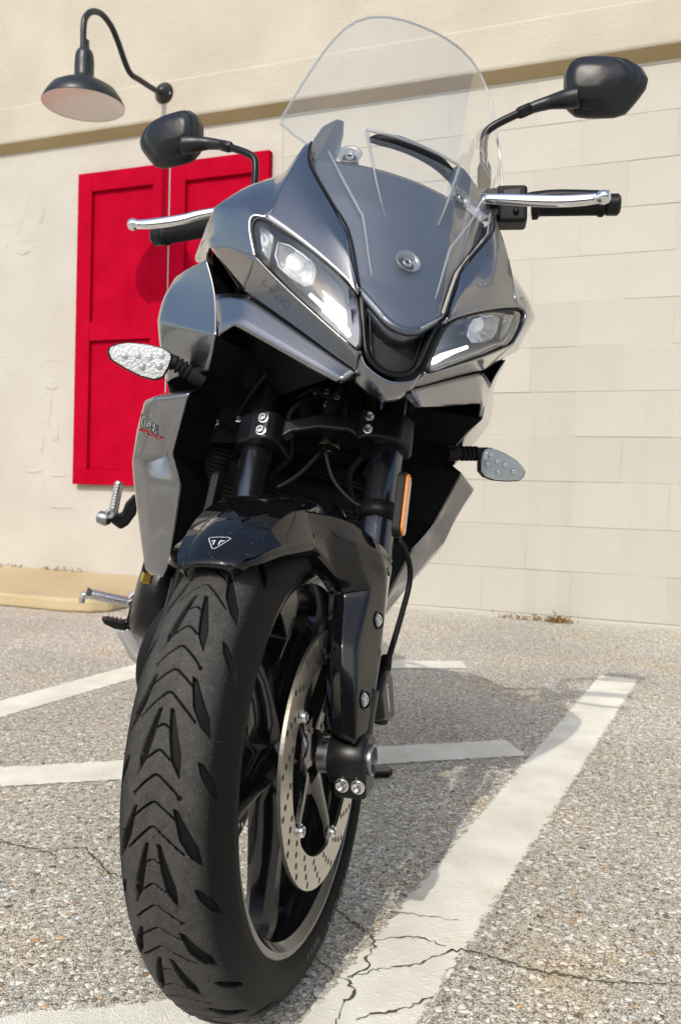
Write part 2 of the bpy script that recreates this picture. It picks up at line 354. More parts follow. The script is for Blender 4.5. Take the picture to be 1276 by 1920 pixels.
bp = N('ShaderNodeBump'); bp.inputs['Strength'].default_value = .35; bp.inputs['Distance'].default_value = .003; L(h, bp.inputs['Height']); L(bp.outputs[0], b.inputs['Normal']); M_LINE = m
M_CRACK = simple('crack_soil', (.11, .098, .065), .95, bump=1, scale=400, spec=.1)
tag(mesh_obj('ground', [(-40, -40, 0), (40, -40, 0), (40, 40, 0), (-40, 40, 0)], [(0, 1, 2, 3)], M_ASPHALT, smooth=False), 'light sun-bleached asphalt of the parking lot', kind='structure')
def stripe(p0, p1, w, z):
    """painted line: five columns so that the paint can wear off towards its ragged edges"""
    p0, p1 = np.array(p0, float), np.array(p1, float); d = p1 - p0; ln = np.linalg.norm(d); d /= ln; nn = np.array([-d[1], d[0]])
    n = int(ln / .012); V = []; A = []; cols = ((-1.06, 0), (-.84, 1), (0, 1), (.84, 1), (1.06, 0))
    for i in range(n + 1):
        e = min(1.0, i * ln / n / .012, (n - i) * ln / n / .012)
        for c, a in cols: V.append((*(p0 + d * ln * i / n + nn * (c * w / 2)), z)); A.append(a * e)
    o = tag(mesh_obj('painted_line', V, grid_faces(n + 1, 5), M_LINE, smooth=False), kind='structure')
    at = o.data.attributes.new('body', 'FLOAT', 'POINT'); at.data.foreach_set('value', np.array(A, np.float32)); return o
g2 = lambda u, v: ground(u, v)[:2]
stripe((-.214, -.529), (1.461, 1.407), .121, .0010)                  # long diagonal line under the front wheel
stripe((-3.2, .885), (.80, .80), .118, .0016)                                 # hatch line crossing to the diagonal
stripe((-1.6, .10), (-.02, 1.80), .128, .0010)
stripe((.35, 1.775), (1.03, 1.66), .115, .0016)
stripe((-2.2, .07), (.02, -.085), .12, .0016)
def crack(pts, w=.006, z=.0023, br=True):
    P = np.array([g2(*p) for p in pts]); Q = []
    for a, b_ in zip(P[:-1], P[1:]):
        n = max(2, int(np.linalg.norm(b_ - a) / .0055))
        for k in range(n): Q.append(a + (b_ - a) * k / n + rng.normal(0, .0021, 2))
    Q.append(P[-1]); Q = np.array(Q); V = []
    for i in range(len(Q)):
        t_ = Q[min(i + 1, len(Q) - 1)] - Q[max(i - 1, 0)]; t_ /= np.linalg.norm(t_) + 1e-9; nn = np.array([-t_[1], t_[0]])
        ww = w * .8 * (.15 + 1.1 * rng.random()) * (.35 + .65 * math.sin(math.pi * min(1, max(.06, i / len(Q)))))
        V += [(*(Q[i] - nn * ww / 2), z), (*(Q[i] + nn * ww / 2), z)]
    tag(mesh_obj('pavement_crack', V, [(2 * i, 2 * i + 2, 2 * i + 3, 2 * i + 1) for i in range(len(Q) - 1)], M_CRACK, smooth=False), kind='structure')
crack([(615, 1700), (650, 1720), (690, 1750), (702, 1768), (697, 1785), (685, 1800), (690, 1815), (672, 1826), (650, 1835)], .006)
crack([(590, 1800), (615, 1815), (630, 1830), (650, 1838), (658, 1852), (667, 1868), (650, 1880), (640, 1890), (636, 1905), (628, 1935)], .0055)
crack([(650, 1836), (690, 1825), (720, 1818), (760, 1812), (790, 1808), (830, 1792), (850, 1780), (900, 1790), (950, 1806), (1000, 1822), (1060, 1832), (1120, 1842), (1200, 1846), (1300, 1852)], .005)
crack([(705, 1764), (735, 1762), (760, 1758), (800, 1762), (835, 1776)], .004)
crack([(715, 1710), (750, 1712), (800, 1720), (860, 1728)], .003)
crack([(670, 1915), (700, 1904), (740, 1900), (780, 1885), (812, 1872)], .006)
crack([(-40, 1562), (20, 1585), (60, 1592), (95, 1600), (105, 1615)], .005)
crack([(95, 1600), (110, 1594), (150, 1590), (168, 1596), (180, 1615), (205, 1640), (245, 1650), (300, 1655)], .006)
# ------------------------------------------------------------------ building
m, t, b, N, L = new_mat('painted_masonry'); tc = N('ShaderNodeTexCoord').outputs['Object']; setp(b, rough=.75)
n1 = N('ShaderNodeTexNoise'); n1.inputs['Scale'].default_value = 2.2; n1.inputs['Detail'].default_value = 6; L(tc, n1.inputs['Vector'])
r = N('ShaderNodeValToRGB'); L(n1.outputs[0], r.inputs[0]); r.color_ramp.elements[0].position = .3; r.color_ramp.elements[0].color = (.485, .462, .405, 1); r.color_ramp.elements[1].position = .7; r.color_ramp.elements[1].color = (.515, .497, .443, 1)
oi = N('ShaderNodeObjectInfo'); orr = N('ShaderNodeMapRange'); orr.inputs['To Min'].default_value = .955; orr.inputs['To Max'].default_value = 1.03; L(oi.outputs['Random'], orr.inputs['Value'])
om = N('ShaderNodeMix'); om.data_type = 'RGBA'; om.blend_type = 'MULTIPLY'; om.inputs['Factor'].default_value = 1; L(r.outputs[0], om.inputs['A']); L(orr.outputs[0], om.inputs['B'])
# grime streaks running down the paint
gx = N('ShaderNodeTexCoord').outputs['Generated']; geo = N('ShaderNodeNewGeometry'); mpg = N('ShaderNodeMapping'); mpg.inputs['Scale'].default_value = (9, 9, .7); L(geo.outputs['Position'], mpg.inputs[0]); sn = N('ShaderNodeTexNoise'); sn.inputs['Scale'].default_value = 1; sn.inputs['Detail'].default_value = 7; L(mpg.outputs[0], sn.inputs['Vector'])
sr = N('ShaderNodeMapRange'); sr.inputs['From Min'].default_value = .52; sr.inputs['From Max'].default_value = .8; sr.inputs['To Max'].default_value = .3; L(sn.outputs[0], sr.inputs['Value'])
gm = N('ShaderNodeMix'); gm.data_type = 'RGBA'; gm.blend_type = 'MULTIPLY'; gm.inputs['B'].default_value = (.80, .76, .68, 1); L(sr.outputs[0], gm.inputs['Factor']); L(om.outputs['Result'], gm.inputs['A']); L(gm.outputs['Result'], b.inputs['Base Color'])
n2 = N('ShaderNodeTexNoise'); n2.inputs['Scale'].default_value = 45; n2.inputs['Detail'].default_value = 6; L(tc, n2.inputs['Vector'])
n3 = N('ShaderNodeTexVoronoi'); n3.inputs['Scale'].default_value = 22; n3.inputs['Randomness'].default_value = 1; L(tc, n3.inputs['Vector'])
pr = N('ShaderNodeMapRange'); pr.inputs['From Min'].default_value = .0; pr.inputs['From Max'].default_value = .10; L(n3.outputs['Distance'], pr.inputs['Value'])
sm = N('ShaderNodeMath'); sm.operation = 'MULTIPLY_ADD'; sm.inputs[1].default_value = .5; L(pr.outputs[0], sm.inputs[0]); L(n2.outputs[0], sm.inputs[2])
bp = N('ShaderNodeBump'); bp.inputs['Strength'].default_value = .35; bp.inputs['Distance'].default_value = .004; L(sm.outputs[0], bp.inputs['Height']); L(bp.outputs[0], b.inputs['Normal']); M_BLOCK = m
def stucco(name, c0, c1, bs, scale):
    m, t, b, N, L = new_mat(name); tc = N('ShaderNodeTexCoord').outputs['Object']; setp(b, rough=.85)
    n1 = N('ShaderNodeTexNoise'); n1.inputs['Scale'].default_value = 3; n1.inputs['Detail'].default_value = 7; L(tc, n1.inputs['Vector'])
    r = N('ShaderNodeValToRGB'); L(n1.outputs[0], r.inputs[0]); r.color_ramp.elements[0].position = .32; r.color_ramp.elements[0].color = (*c0, 1); r.color_ramp.elements[1].position = .68; r.color_ramp.elements[1].color = (*c1, 1); L(r.outputs[0], b.inputs['Base Color'])
    n2 = N('ShaderNodeTexNoise'); n2.inputs['Scale'].default_value = scale; n2.inputs['Detail'].default_value = 4; L(tc, n2.inputs['Vector'])
    n4 = N('ShaderNodeTexNoise'); n4.inputs['Scale'].default_value = 6; n4.inputs['Detail'].default_value = 9; n4.inputs['Roughness'].default_value = .65; L(tc, n4.inputs['Vector'])
    sm = N('ShaderNodeMath'); sm.operation = 'MULTIPLY_ADD'; sm.inputs[1].default_value = 2.0; L(n4.outputs[0], sm.inputs[0]); L(n2.outputs[0], sm.inputs[2])
    bp = N('ShaderNodeBump'); bp.inputs['Strength'].default_value = bs; bp.inputs['Distance'].default_value = .006; L(sm.outputs[0], bp.inputs['Height']); L(bp.outputs[0], b.inputs['Normal']); return m
M_STUC = stucco('stucco_wall', (.49, .465, .415), (.54, .518, .47), .4, 60)
M_FASC = stucco('stucco_fascia', (.48, .44, .36), (.54, .50, .42), .55, 130)
M_SOFF = stucco('soffit_tan', (.40, .31, .17), (.45, .36, .21), .4, 90)
M_PAD = stucco('tan_concrete', (.48, .38, .22), (.55, .45, .28), .5, 120)
M_CHIP = simple('chipped_plaster', (.52, .49, .43), .9, bump=1, scale=60)
bld = empty('building', 'cream painted block and stucco building wall with a deep fascia behind the motorcycle', 'building', (math.sin(WA) * WD, math.cos(WA) * WD, 0))
bld.rotation_euler = (0, 0, -WA)
# local frame of the building: x along the wall, y into the wall, z up
def bbox(name, x0, x1, y0, y1, z0, z1, mat, bv=.004, parent=bld):
    o = mesh_obj(name, *box(((x0 + x1) / 2, (y0 + y1) / 2, (z0 + z1) / 2), (x1 - x0, y1 - y0, z1 - z0)), mat, parent, smooth=False)
    return bev(o, bv, 2) if bv else o
XB = -1.395
bbox('stucco_wall', -9, XB, 0, .25, -.02, 2.60, M_STUC, .006)
bbox('mortar_core', XB, 5.6, .0026, .25, -.02, 2.60, M_BLOCK, 0)
bbox('footing', XB, 5.6, -.012, .1, -.05, .020, M_BLOCK, .006)
# one shared block mesh: dressed edges, slightly pillowed painted face
bm = bmesh.new(); bmesh.ops.create_cube(bm, size=1.0)
for v in bm.verts: v.co = (v.co.x * .4005, v.co.y * .05, v.co.z * .2008)
bmesh.ops.bevel(bm, geom=list(bm.edges), offset=.0014, segments=2, affect='EDGES', profile=.5)
bmes = []
for q in range(6):
    me = bpy.data.meshes.new('block'); b2 = bm.copy()
    for v in b2.verts:
        if v.co.y < -.02: v.co += Vector((rng.normal(0, .0006), rng.normal(0, .0001), rng.normal(0, .0006)))
    b2.to_mesh(me); b2.free(); me.materials.append(M_BLOCK); bmes.append(me)
def add_block(x0, x1, z0):
    full = abs(x1 - x0 - .4064) < .001
    o = bpy.data.objects.new('block', bmes[int(rng.integers(6))]); link(o, bld)
    o.location = ((x0 + x1) / 2, .0247 + rng.normal(0, .0009), z0 + .1016); o.scale = ((x1 - x0 - .0002) / .4005, 1, 1)
for r_ in range(13):
    z0 = .0226 + .2032 * r_
    if z0 > 2.47: break
    ph = .085 if r_ % 2 == 0 else .288
    x = ph - .4064 * 5
    while x < 3.6:
        a, b_ = max(x, XB + .003), min(x + .4064, 5.5)
        if b_ - a > .05: add_block(a, b_, z0)
        x += .4064
# fascia: sloped drip soffit, band and set-back upper wall
V = []; prof = [(.02, 2.462), (-.062, 2.515), (-.066, 2.528), (-.066, 2.715), (-.058, 2.722), (-.040, 2.724), (-.040, 4.4), (.3, 4.4), (.3, 2.462)]
for x in (-9, 5.6): V += [(x, y, z) for y, z in prof]
k = len(prof); F = [(i, (i + 1) % k, k + (i + 1) % k, k + i) for i in range(k)] + [tuple(range(k))[::-1], tuple(range(k, 2 * k))]
fo = mesh_obj('fascia', V, F, [M_FASC, M_SOFF], bld, smooth=False); fo.data.polygons[0].material_index = 1; bev(fo, .006, 2)
# concrete pad at the foot of the wall
pd = mesh_obj('kerb', *prism([(-9, 0, .0), (-9, -.86, 0), (-2.02, -.86, 0), (-1.90, -.83, 0), (-1.84, -.76, 0), (-1.82, 0, 0)], (0, 0, .062)), M_PAD, None, smooth=False)
pd.matrix_world = Matrix.Translation(bld.location) @ Matrix.Rotation(-WA, 4, 'Z'); bev(pd, .015, 3); tag(pd, 'low tan concrete kerb slab along the foot of the stucco wall', kind='structure')
# paint chips and plaster scars on the stucco
def scar(x, z, w, h, n=18):
    a = np.linspace(0, 2 * math.pi, n, endpoint=False); rr = 1 + rng.normal(0, .16, n)
    P = [(x + math.cos(q) * w * s, -.0015, z + math.sin(q) * h * s) for q, s in zip(a, rr)]
    P2 = [(x + math.cos(q) * w * s * .8, -.0035, z + math.sin(q) * h * s * .8) for q, s in zip(a, rr)]
    V = P + P2; F = [(i, (i + 1) % n, n + (i + 1) % n, n + i)[::-1] for i in range(n)] + [tuple(range(n, 2 * n))[::-1]]
    mesh_obj('plaster_scar', V, F, M_STUC, bld, smooth=False)
for a in ((-2.86, .98, .035, .10), (-2.80, .86, .03, .07), (-2.90, .79, .02, .05), (-2.83, 1.12, .05, .03), (-2.95, .62, .06, .012), (-2.78, .60, .05, .008), (-2.93, 2.1, .02, .05), (-3.05, 1.9, .05, .02), (-2.75, .42, .07, .006)): scar(*a)
def wallcrack(pts):
    V = []
    P = cr(pts, 6) + np.c_[rng.normal(0, .004, (len(pts) - 1) * 6 + 1), rng.normal(0, .004, (len(pts) - 1) * 6 + 1)]
    for i, (x, z) in enumerate(P):
        w = .0015 + .002 * rng.random(); V += [(x - w, -.001, z - w), (x + w, -.001, z + w)]
    mesh_obj('hairline_crack', V, [(2 * i, 2 * i + 1, 2 * i + 3, 2 * i + 2) for i in range(len(P) - 1)], M_CHIP, bld, smooth=False)
wallcrack([(-3.0, 2.28), (-3.02, 2.18), (-3.06, 2.08), (-3.12, 1.98), (-3.2, 1.92)]); wallcrack([(-3.06, 2.08), (-3.15, 2.05), (-3.25, 2.08)])
wallcrack([(-3.1, 1.95), (-2.98, 1.97)]); wallcrack([(-2.92, 1.22), (-2.84, 1.26), (-2.72, 1.24), (-2.64, 1.25)]); wallcrack([(-2.89, .62), (-2.86, .52), (-2.85, .44)]); wallcrack([(-2.85, .42), (-2.75, .40), (-2.66, .41)])
# dry debris along the wall foot
M_STRAW = simple('dry_straw', (.24, .15, .05), .9, bump=1, scale=300)
V, F = [], []
Wt = np.array([math.cos(WA), -math.sin(WA), 0]); Wn = np.array([math.sin(WA), math.cos(WA), 0])
def Wp(x, y, z): return Wn * (WD + y) + Wt * x + EZ * z
def clump(x, y, z, n, sx, sy, sz):
    for _ in range(n):
        c = Wp(x + rng.normal(0, sx), y - abs(rng.normal(0, sy)), z + abs(rng.normal(0, sz))); d = rng.normal(0, 1, 3); d /= np.linalg.norm(d); d *= .004 + .012 * rng.random()
        e = np.cross(d, rng.normal(0, 1, 3)); e = e / np.linalg.norm(e) * .0022; k = len(V); V.extend([c - d - e, c - d + e, c + d + e, c + d - e]); F.append((k, k + 1, k + 2, k + 3))
for u, n, sx in ((1040, 150, .028), (985, 40, .05), (960, 20, .05)):
    q = ground(u, 1165 + (u - 960) * .1); clump(q @ Wt, -.03, .002, n, sx, .02, .012)
for x, n in ((-3.2, 20), (-3.05, 14), (-2.75, 30), (-2.6, 14)): clump(x, -.01, .062, n, .05, .03, .008)
tag(mesh_obj('dry_debris', V, F, M_STRAW, smooth=False), 'dry brown leaf litter lying along the foot of the wall', kind='stuff')
# ------------------------------------------------------------------ shutters
m, t, b, N, L = new_mat('red_paint'); tc = N('ShaderNodeTexCoord').outputs['Object']; setp(b, rough=.8, spec=.04)
n1 = N('ShaderNodeTexNoise'); n1.inputs['Scale'].default_value = 7; n1.inputs['Detail'].default_value = 8; L(tc, n1.inputs['Vector'])
r = N('ShaderNodeValToRGB'); L(n1.outputs[0], r.inputs[0]); r.color_ramp.elements[0].position = .3; r.color_ramp.elements[0].color = (.37, .0003, .016, 1); r.color_ramp.elements[1].position = .75; r.color_ramp.elements[1].color = (.47, .002, .026, 1); L(r.outputs[0], b.inputs['Base Color'])
wv = N('ShaderNodeTexNoise'); wv.inputs['Scale'].default_value = 40; mpn = N('ShaderNodeMapping'); mpn.inputs['Scale'].default_value = (8, 8, .5); L(tc, mpn.inputs[0]); L(mpn.outputs[0], wv.inputs['Vector'])
bp = N('ShaderNodeBump'); bp.inputs['Strength'].default_value = .12; bp.inputs['Distance'].default_value = .002; L(wv.outputs[0], bp.inputs['Height']); L(bp.outputs[0], b.inputs['Normal']); M_REDW = m
def shutter(x0, x1, label, panel_left, panel_right):
    e = empty('shutter', label, 'shutter', tuple(Wp((x0 + x1) / 2, 0, .555)), 'red shutters on the stucco wall'); e.rotation_euler = (0, 0, -WA)
    W = (x1 - x0) / 2; H = 2.292 - .555; y0, y1 = -.042, -.004; pl, pr_ = panel_left, panel_right
    def pb(n, a, b_, c, d, ya=y0, yb=y1): return bev(mesh_obj(n, *box(((a + b_) / 2, (ya + yb) / 2, (c + d) / 2), (b_ - a, yb - ya, d - c)), M_REDW, e, smooth=False), .003, 2)
    pb('stile', -W, -W + pl, 0, H); pb('stile', W - pr_, W, 0, H)
    for a, b_ in ((0, .085), (.80, .905), (H - .105, H)): pb('rail', -W + pl, W - pr_, a, b_, y0 + .0015, y1)
    for a, b_ in ((.085, .80), (.905, H - .105)): pb('panel', -W + pl, W - pr_, a, b_, -.019, y1 - .002)
    return e
shutter(-2.640, -2.052, 'red panelled wooden shutter under the shade of the gooseneck lamp', .095, .095)
shutter(-2.040, -1.452, 'red panelled wooden shutter beside the block wall, partly behind the fairing', .095, .095)
o = mesh_obj('caulk_seam', *box((-2.046, -.018, 1.424), (.008, .034, 1.735)), M_STUC, bld, smooth=False)
# ------------------------------------------------------------------ gooseneck lamp
M_LAMPB = simple('lamp_black', (.014, .017, .021), .38, bump=.1, scale=300)
M_LAMPW = simple('lamp_enamel', (.86, .82, .79), .35, bump=.1, scale=200)
LX = -2.07
def lp(u, v): C, d = wray(u, v); return hit(C, d, Wt, LX)
c0 = lp(157, 198)
lamp = empty('wall_lamp', 'black gooseneck barn lamp with a white lined shade on the fascia above the shutters', 'lamp', tuple(Wp(LX, -.07, 2.66)))
def lobj(n, g, mat): return mesh_obj(n, [np.asarray(v) - np.array(lamp.location) for v in g[0]], g[1], mat, lamp)
base = Wp(LX, -.066, 2.655)
arm = [base, Wp(LX, -.13, 2.640)] + [lp(u, v) for u, v in ((285, 165), (262, 150), (245, 138), (234, 115), (222, 80), (208, 48), (190, 26), (172, 22), (160, 34), (157, 52), (156.5, 75), (156.5, 100))]
lobj('gooseneck_arm', tube(arm, .0145, 14, 6), M_LAMPB)
zc = c0[2]; ax = np.array([0, 0, 1.]); Rr = .185
lobj('wall_plate', lathe([(.055, 0), (.055, .012), (.03, .03), (.022, .05)], base + Wn * .004, -Wn, 24), M_LAMPB)
sp = [(Rr, .0), (Rr * 1.005, .006), (Rr * .93, .035), (Rr * .80, .070), (Rr * .55, .098), (Rr * .36, .108), (.048, .125), (.044, .14), (.044, .20), (.040, .235), (.034, .25), (.022, .262), (.020, .30)]
g = lathe(sp, c0, ax, 56); g = (g[0], g[1][:-2]); lobj('lamp_shade', g, M_LAMPB)
sp2 = [(Rr * .995, .002), (Rr * .92, .033), (Rr * .79, .066), (Rr * .54, .094), (.03, .105)]
g = lathe(sp2, c0, ax, 56); lobj('shade_lining', (g[0], [f[::-1] for f in g[1][:-2]] + [g[1][-1]]), M_LAMPW)
lobj('bulb', lathe([(.010, .106), (.016, .100), (.018, .092), (.012, .085), (.004, .082)], c0, ax, 20), simple('frosted_bulb', (.8, .78, .72), .3))
for s in (-1, 1): lobj('bolt', bolt_geo(base - Wn * .012 + Wt * .04 * s - EZ * .012, -Wn, .006, .005), M_ALU)

# ------------------------------------------------------------------ shop building added unseen behind the camera, to darken reflections in the bodywork
M_BRICKD = stucco('dark_brick', (.10, .062, .048), (.14, .088, .066), .5, 30)
M_SHOPG = simple('shop_glass', (.02, .022, .025), .05, spec=.8)
M_TRIM = simple('shop_trim', (.35, .33, .30), .6)
fbk = np.array([-CAM_F[0], -CAM_F[1], 0]); fbk /= np.linalg.norm(fbk); fr_ = math.atan2(fbk[0], -fbk[1])
shop = empty('added_shop', 'long dark brick shop added behind the camera for dark reflections in the bodywork', 'building', tuple(np.array([CAM_C[0], CAM_C[1], 0]) + fbk * 15)); shop.rotation_euler = (0, 0, fr_)
def sbox(n, x0, x1, y0, y1, z0, z1, m_): return mesh_obj(n, *box(((x0 + x1) / 2, (y0 + y1) / 2, (z0 + z1) / 2), (x1 - x0, y1 - y0, z1 - z0)), m_, shop, smooth=False)
sbox('wall', -22, 22, -8, 0, 0, 4.6, M_BRICKD); sbox('parapet', -22.2, 22.2, -8.1, .15, 4.6, 5.0, M_TRIM)
for k in range(9):
    x = -19 + k * 4.75; w_ = sbox('window', x - 1.5, x + 1.5, -.05, .06, .9, 3.2, M_TRIM); mesh_obj('pane', *box((x, .062, 2.05), (2.7, .02, 2.0)), M_SHOPG, w_, smooth=False)
    sbox('awning', x - 1.7, x + 1.7, .06, 1.0, 3.3, 3.6, M_REDW if k % 3 == 1 else M_TRIM)
# ------------------------------------------------------------------ motorcycle
bike = empty('motorcycle', 'grey and black sport touring motorcycle leaning on its side stand, front wheel turned', 'motorcycle')
bike.rotation_euler = (0, LEAN, 0)
def part(name, g, mat, parent=None, smooth=True, auto=None):
    o = mesh_obj(name, *g, mat, parent or bike, smooth)
    return autosmooth(o, auto) if auto else o
def Scyl(u, v, r, rad=None):
    """steering-frame ray onto a cylinder about the front axle"""
    C, d = sray(u, v); c = (C - AXLE)[1:]; e = d[1:]; a = e @ e; bq = 2 * c @ e; cc = c @ c - r * r
    s = (-bq - math.sqrt(max(0, bq * bq - 4 * a * cc))) / (2 * a); return C + d * s
# ---- tyre with a cut tread
RT, RC = .300, .063
def tread_depth(s, a, P):
    """groove depth in mm at (s, a) mm, s along the circumference (period P)"""
    D = np.zeros_like(s)
    def seg(p, q, hw, dep, fo=.6):
        nonlocal D
        for k in (-1, 0, 1):
            for sg in (-1, 1):
                px, py, qx, qy = p[0] + k * P, p[1] * sg, q[0] + k * P, q[1] * sg
                dx, dy = qx - px, qy - py; tt = np.clip(((s - px) * dx + (a - py) * dy) / (dx * dx + dy * dy + 1e-9), 0, 1)
                ds = np.hypot(s - px - tt * dx, a - py - tt * dy); D = np.maximum(D, dep * np.clip((hw + fo - ds) / fo, 0, 1))
    def poly(pts, dep, fo=.8):
        nonlocal D
        for k in (-1, 0, 1):
            for sg in (-1, 1):
                Q = [(x + k * P, y * sg) for x, y in pts]; ins = np.zeros(s.shape, bool); md = np.full(s.shape, 1e9)
                for (x1, y1), (x2, y2) in zip(Q, Q[1:] + Q[:1]):
                    cond = ((y1 > a) != (y2 > a)); xi = x1 + (a - y1) * (x2 - x1) / ((y2 - y1) + 1e-12); ins ^= cond & (s < xi)
                    dx, dy = x2 - x1, y2 - y1; tt = np.clip(((s - x1) * dx + (a - y1) * dy) / (dx * dx + dy * dy + 1e-9), 0, 1); md = np.minimum(md, np.hypot(s - x1 - tt * dx, a - y1 - tt * dy))
                sd = np.where(ins, -md, md); D = np.maximum(D, dep * np.clip((fo * .4 - sd) / fo, 0, 1))
    def chev(s0, s1, s2, a1, a2, hw=.62, dep=4.0):
        seg((s0, 0), (s0 + .6, 3), hw, dep); seg((s0 + .6, 3), (s1, a1), hw, dep); seg((s1, a1), (s2, a2), hw, dep)
    chev(0, 10, 19, 15, 24); seg((20, 24.5), (20.6, 25), 1.7, 4)
    chev(25, 32, 41, 12, 23); chev(48, 58, 74, 14, 31)
    poly([(63, 4.2), (64.5, 8.4), (85, 15.2), (106, 22), (128, 23), (112, 13.2), (90, 8.2)], 6.0)
    chev(79, 80.5, 82, 4, 6.5); chev(103, 107, 111, 7, 12)
    poly([(30, 19.5), (32.5, 24.5), (52, 35), (70, 45), (89, 49), (78, 37), (60, 26.5)], 6.0)
    poly([(111, 39), (114, 45), (126, 54.5), (140, 61.5), (151, 64), (140, 53), (124, 43)], 5.0)
    return D
NP_, RPP = 15, 170
P_mm = 2 * math.pi * RT * 1000 / NP_
th_t = np.linspace(-math.radians(76), math.radians(76), 236)
aa = RC * 1000 * th_t
sg_ = np.arange(RPP) / RPP * P_mm
Sg, Ag = np.meshgrid(sg_, aa, indexing='ij'); Dp = tread_depth(Sg, Ag, P_mm) / 1000
tw, tr = RC * np.sin(th_t), (RT - RC) + RC * np.cos(th_t)
sidew = cr([(tw[-1], tr[-1]), (.0618, .2470), (.0607, .2400), (.0578, .2335), (.0535, .2300), (.0505, .2270)], 4)[1:]
ridge = np.zeros(len(sidew)); ridge[[7, 13]] = .0009; sidew[:, 0] += ridge
prof_w = np.concatenate([-sidew[::-1, 0], tw, sidew[:, 0]]); prof_r = np.concatenate([sidew[::-1, 1], tr, sidew[:, 1]])
nrm = np.concatenate([np.zeros(len(sidew)), np.ones(len(th_t)), np.zeros(len(sidew))]); ns, nc = NP_ * RPP, len(prof_w)
Dfull = np.zeros((RPP, nc)); Dfull[:, len(sidew):len(sidew) + len(th_t)] = Dp
thn = np.concatenate([np.zeros(len(sidew)), th_t, np.zeros(len(sidew))])
ii = np.arange(ns); phi = -(ii / ns) * 2 * math.pi + .15                     # s grows downward on the leading face
Dt = np.tile(Dfull, (NP_, 1))
Wg = prof_w[None, :] - Dt * np.sin(thn)[None, :]; Rg = prof_r[None, :] - Dt * np.cos(thn)[None, :]
VT = np.stack([Wg, -Rg * np.cos(phi)[:, None], .3 + Rg * np.sin(phi)[:, None]], 2).reshape(-1, 3)
VT = ST(VT)
i0 = (np.arange(ns)[:, None] * nc + np.arange(nc - 1)[None, :]); i1 = ((np.arange(ns)[:, None] + 1) % ns) * nc + np.arange(nc - 1)[None, :]
FT = np.stack([i0, i0 + 1, i1 + 1, i1], 2).reshape(-1, 4)
def np_mesh(name, V, F, mat, parent):
    me = bpy.data.meshes.new(name); me.vertices.add(len(V)); me.vertices.foreach_set('co', V.astype(np.float32).ravel())
    me.loops.add(F.size); me.loops.foreach_set('vertex_index', F.astype(np.int32).ravel()); me.polygons.add(len(F))
    me.polygons.foreach_set('loop_start', np.arange(len(F), dtype=np.int32) * 4); me.polygons.foreach_set('loop_total', np.full(len(F), 4, np.int32))
    me.polygons.foreach_set('use_smooth', np.ones(len(F), bool)); me.update(calc_edges=True); me.validate(); me.materials.append(mat)
    return link(bpy.data.objects.new(name, me), parent)
m, t, b, N, L = new_mat('tyre_rubber'); setp(b, rough=.6, spec=.16)
at_ = N('ShaderNodeAttribute'); at_.attribute_name = 'crown'
tc = N('ShaderNodeTexCoord').outputs['Object']
n1 = N('ShaderNodeTexNoise'); n1.inputs['Scale'].default_value = 75; n1.inputs['Detail'].default_value = 9; n1.inputs['Roughness'].default_value = .7; L(tc, n1.inputs['Vector'])
mr = N('ShaderNodeMapRange'); mr.inputs['From Min'].default_value = .3; mr.inputs['From Max'].default_value = .7; mr.inputs['To Min'].default_value = .5; L(n1.outputs[0], mr.inputs['Value'])
ml = N('ShaderNodeMath'); ml.operation = 'MULTIPLY'; L(at_.outputs['Fac'], ml.inputs[0]); L(mr.outputs[0], ml.inputs[1])
mx = N('ShaderNodeMix'); mx.data_type = 'RGBA'; mx.inputs['A'].default_value = (.0055, .0055, .006, 1); mx.inputs['B'].default_value = (.068, .066, .061, 1); L(ml.outputs[0], mx.inputs['Factor'])
v = N('ShaderNodeTexVoronoi'); v.inputs['Scale'].default_value = 1900; L(tc, v.inputs['Vector']); sc_ = N('ShaderNodeSeparateColor'); L(v.outputs['Color'], sc_.inputs[0])
lt = N('ShaderNodeMath'); lt.operation = 'LESS_THAN'; k1 = N('ShaderNodeMath'); k1.operation = 'MULTIPLY'; k1.inputs[1].default_value = .008; L(at_.outputs['Fac'], k1.inputs[0]); L(sc_.outputs[0], lt.inputs[0]); L(k1.outputs[0], lt.inputs[1])
m2 = N('ShaderNodeMix'); m2.data_type = 'RGBA'; m2.inputs['B'].default_value = (.25, .245, .23, 1); L(lt.outputs[0], m2.inputs['Factor']); L(mx.outputs['Result'], m2.inputs['A']); L(m2.outputs['Result'], b.inputs['Base Color'])
bp = N('ShaderNodeBump'); bp.inputs['Strength'].default_value = .35; bp.inputs['Distance'].default_value = .0012; n2 = N('ShaderNodeTexNoise'); n2.inputs['Scale'].default_value = 260; n2.inputs['Detail'].default_value = 5; L(tc, n2.inputs['Vector']); L(n2.outputs[0], bp.inputs['Height']); L(bp.outputs[0], b.inputs['Normal']); M_TYRE = m
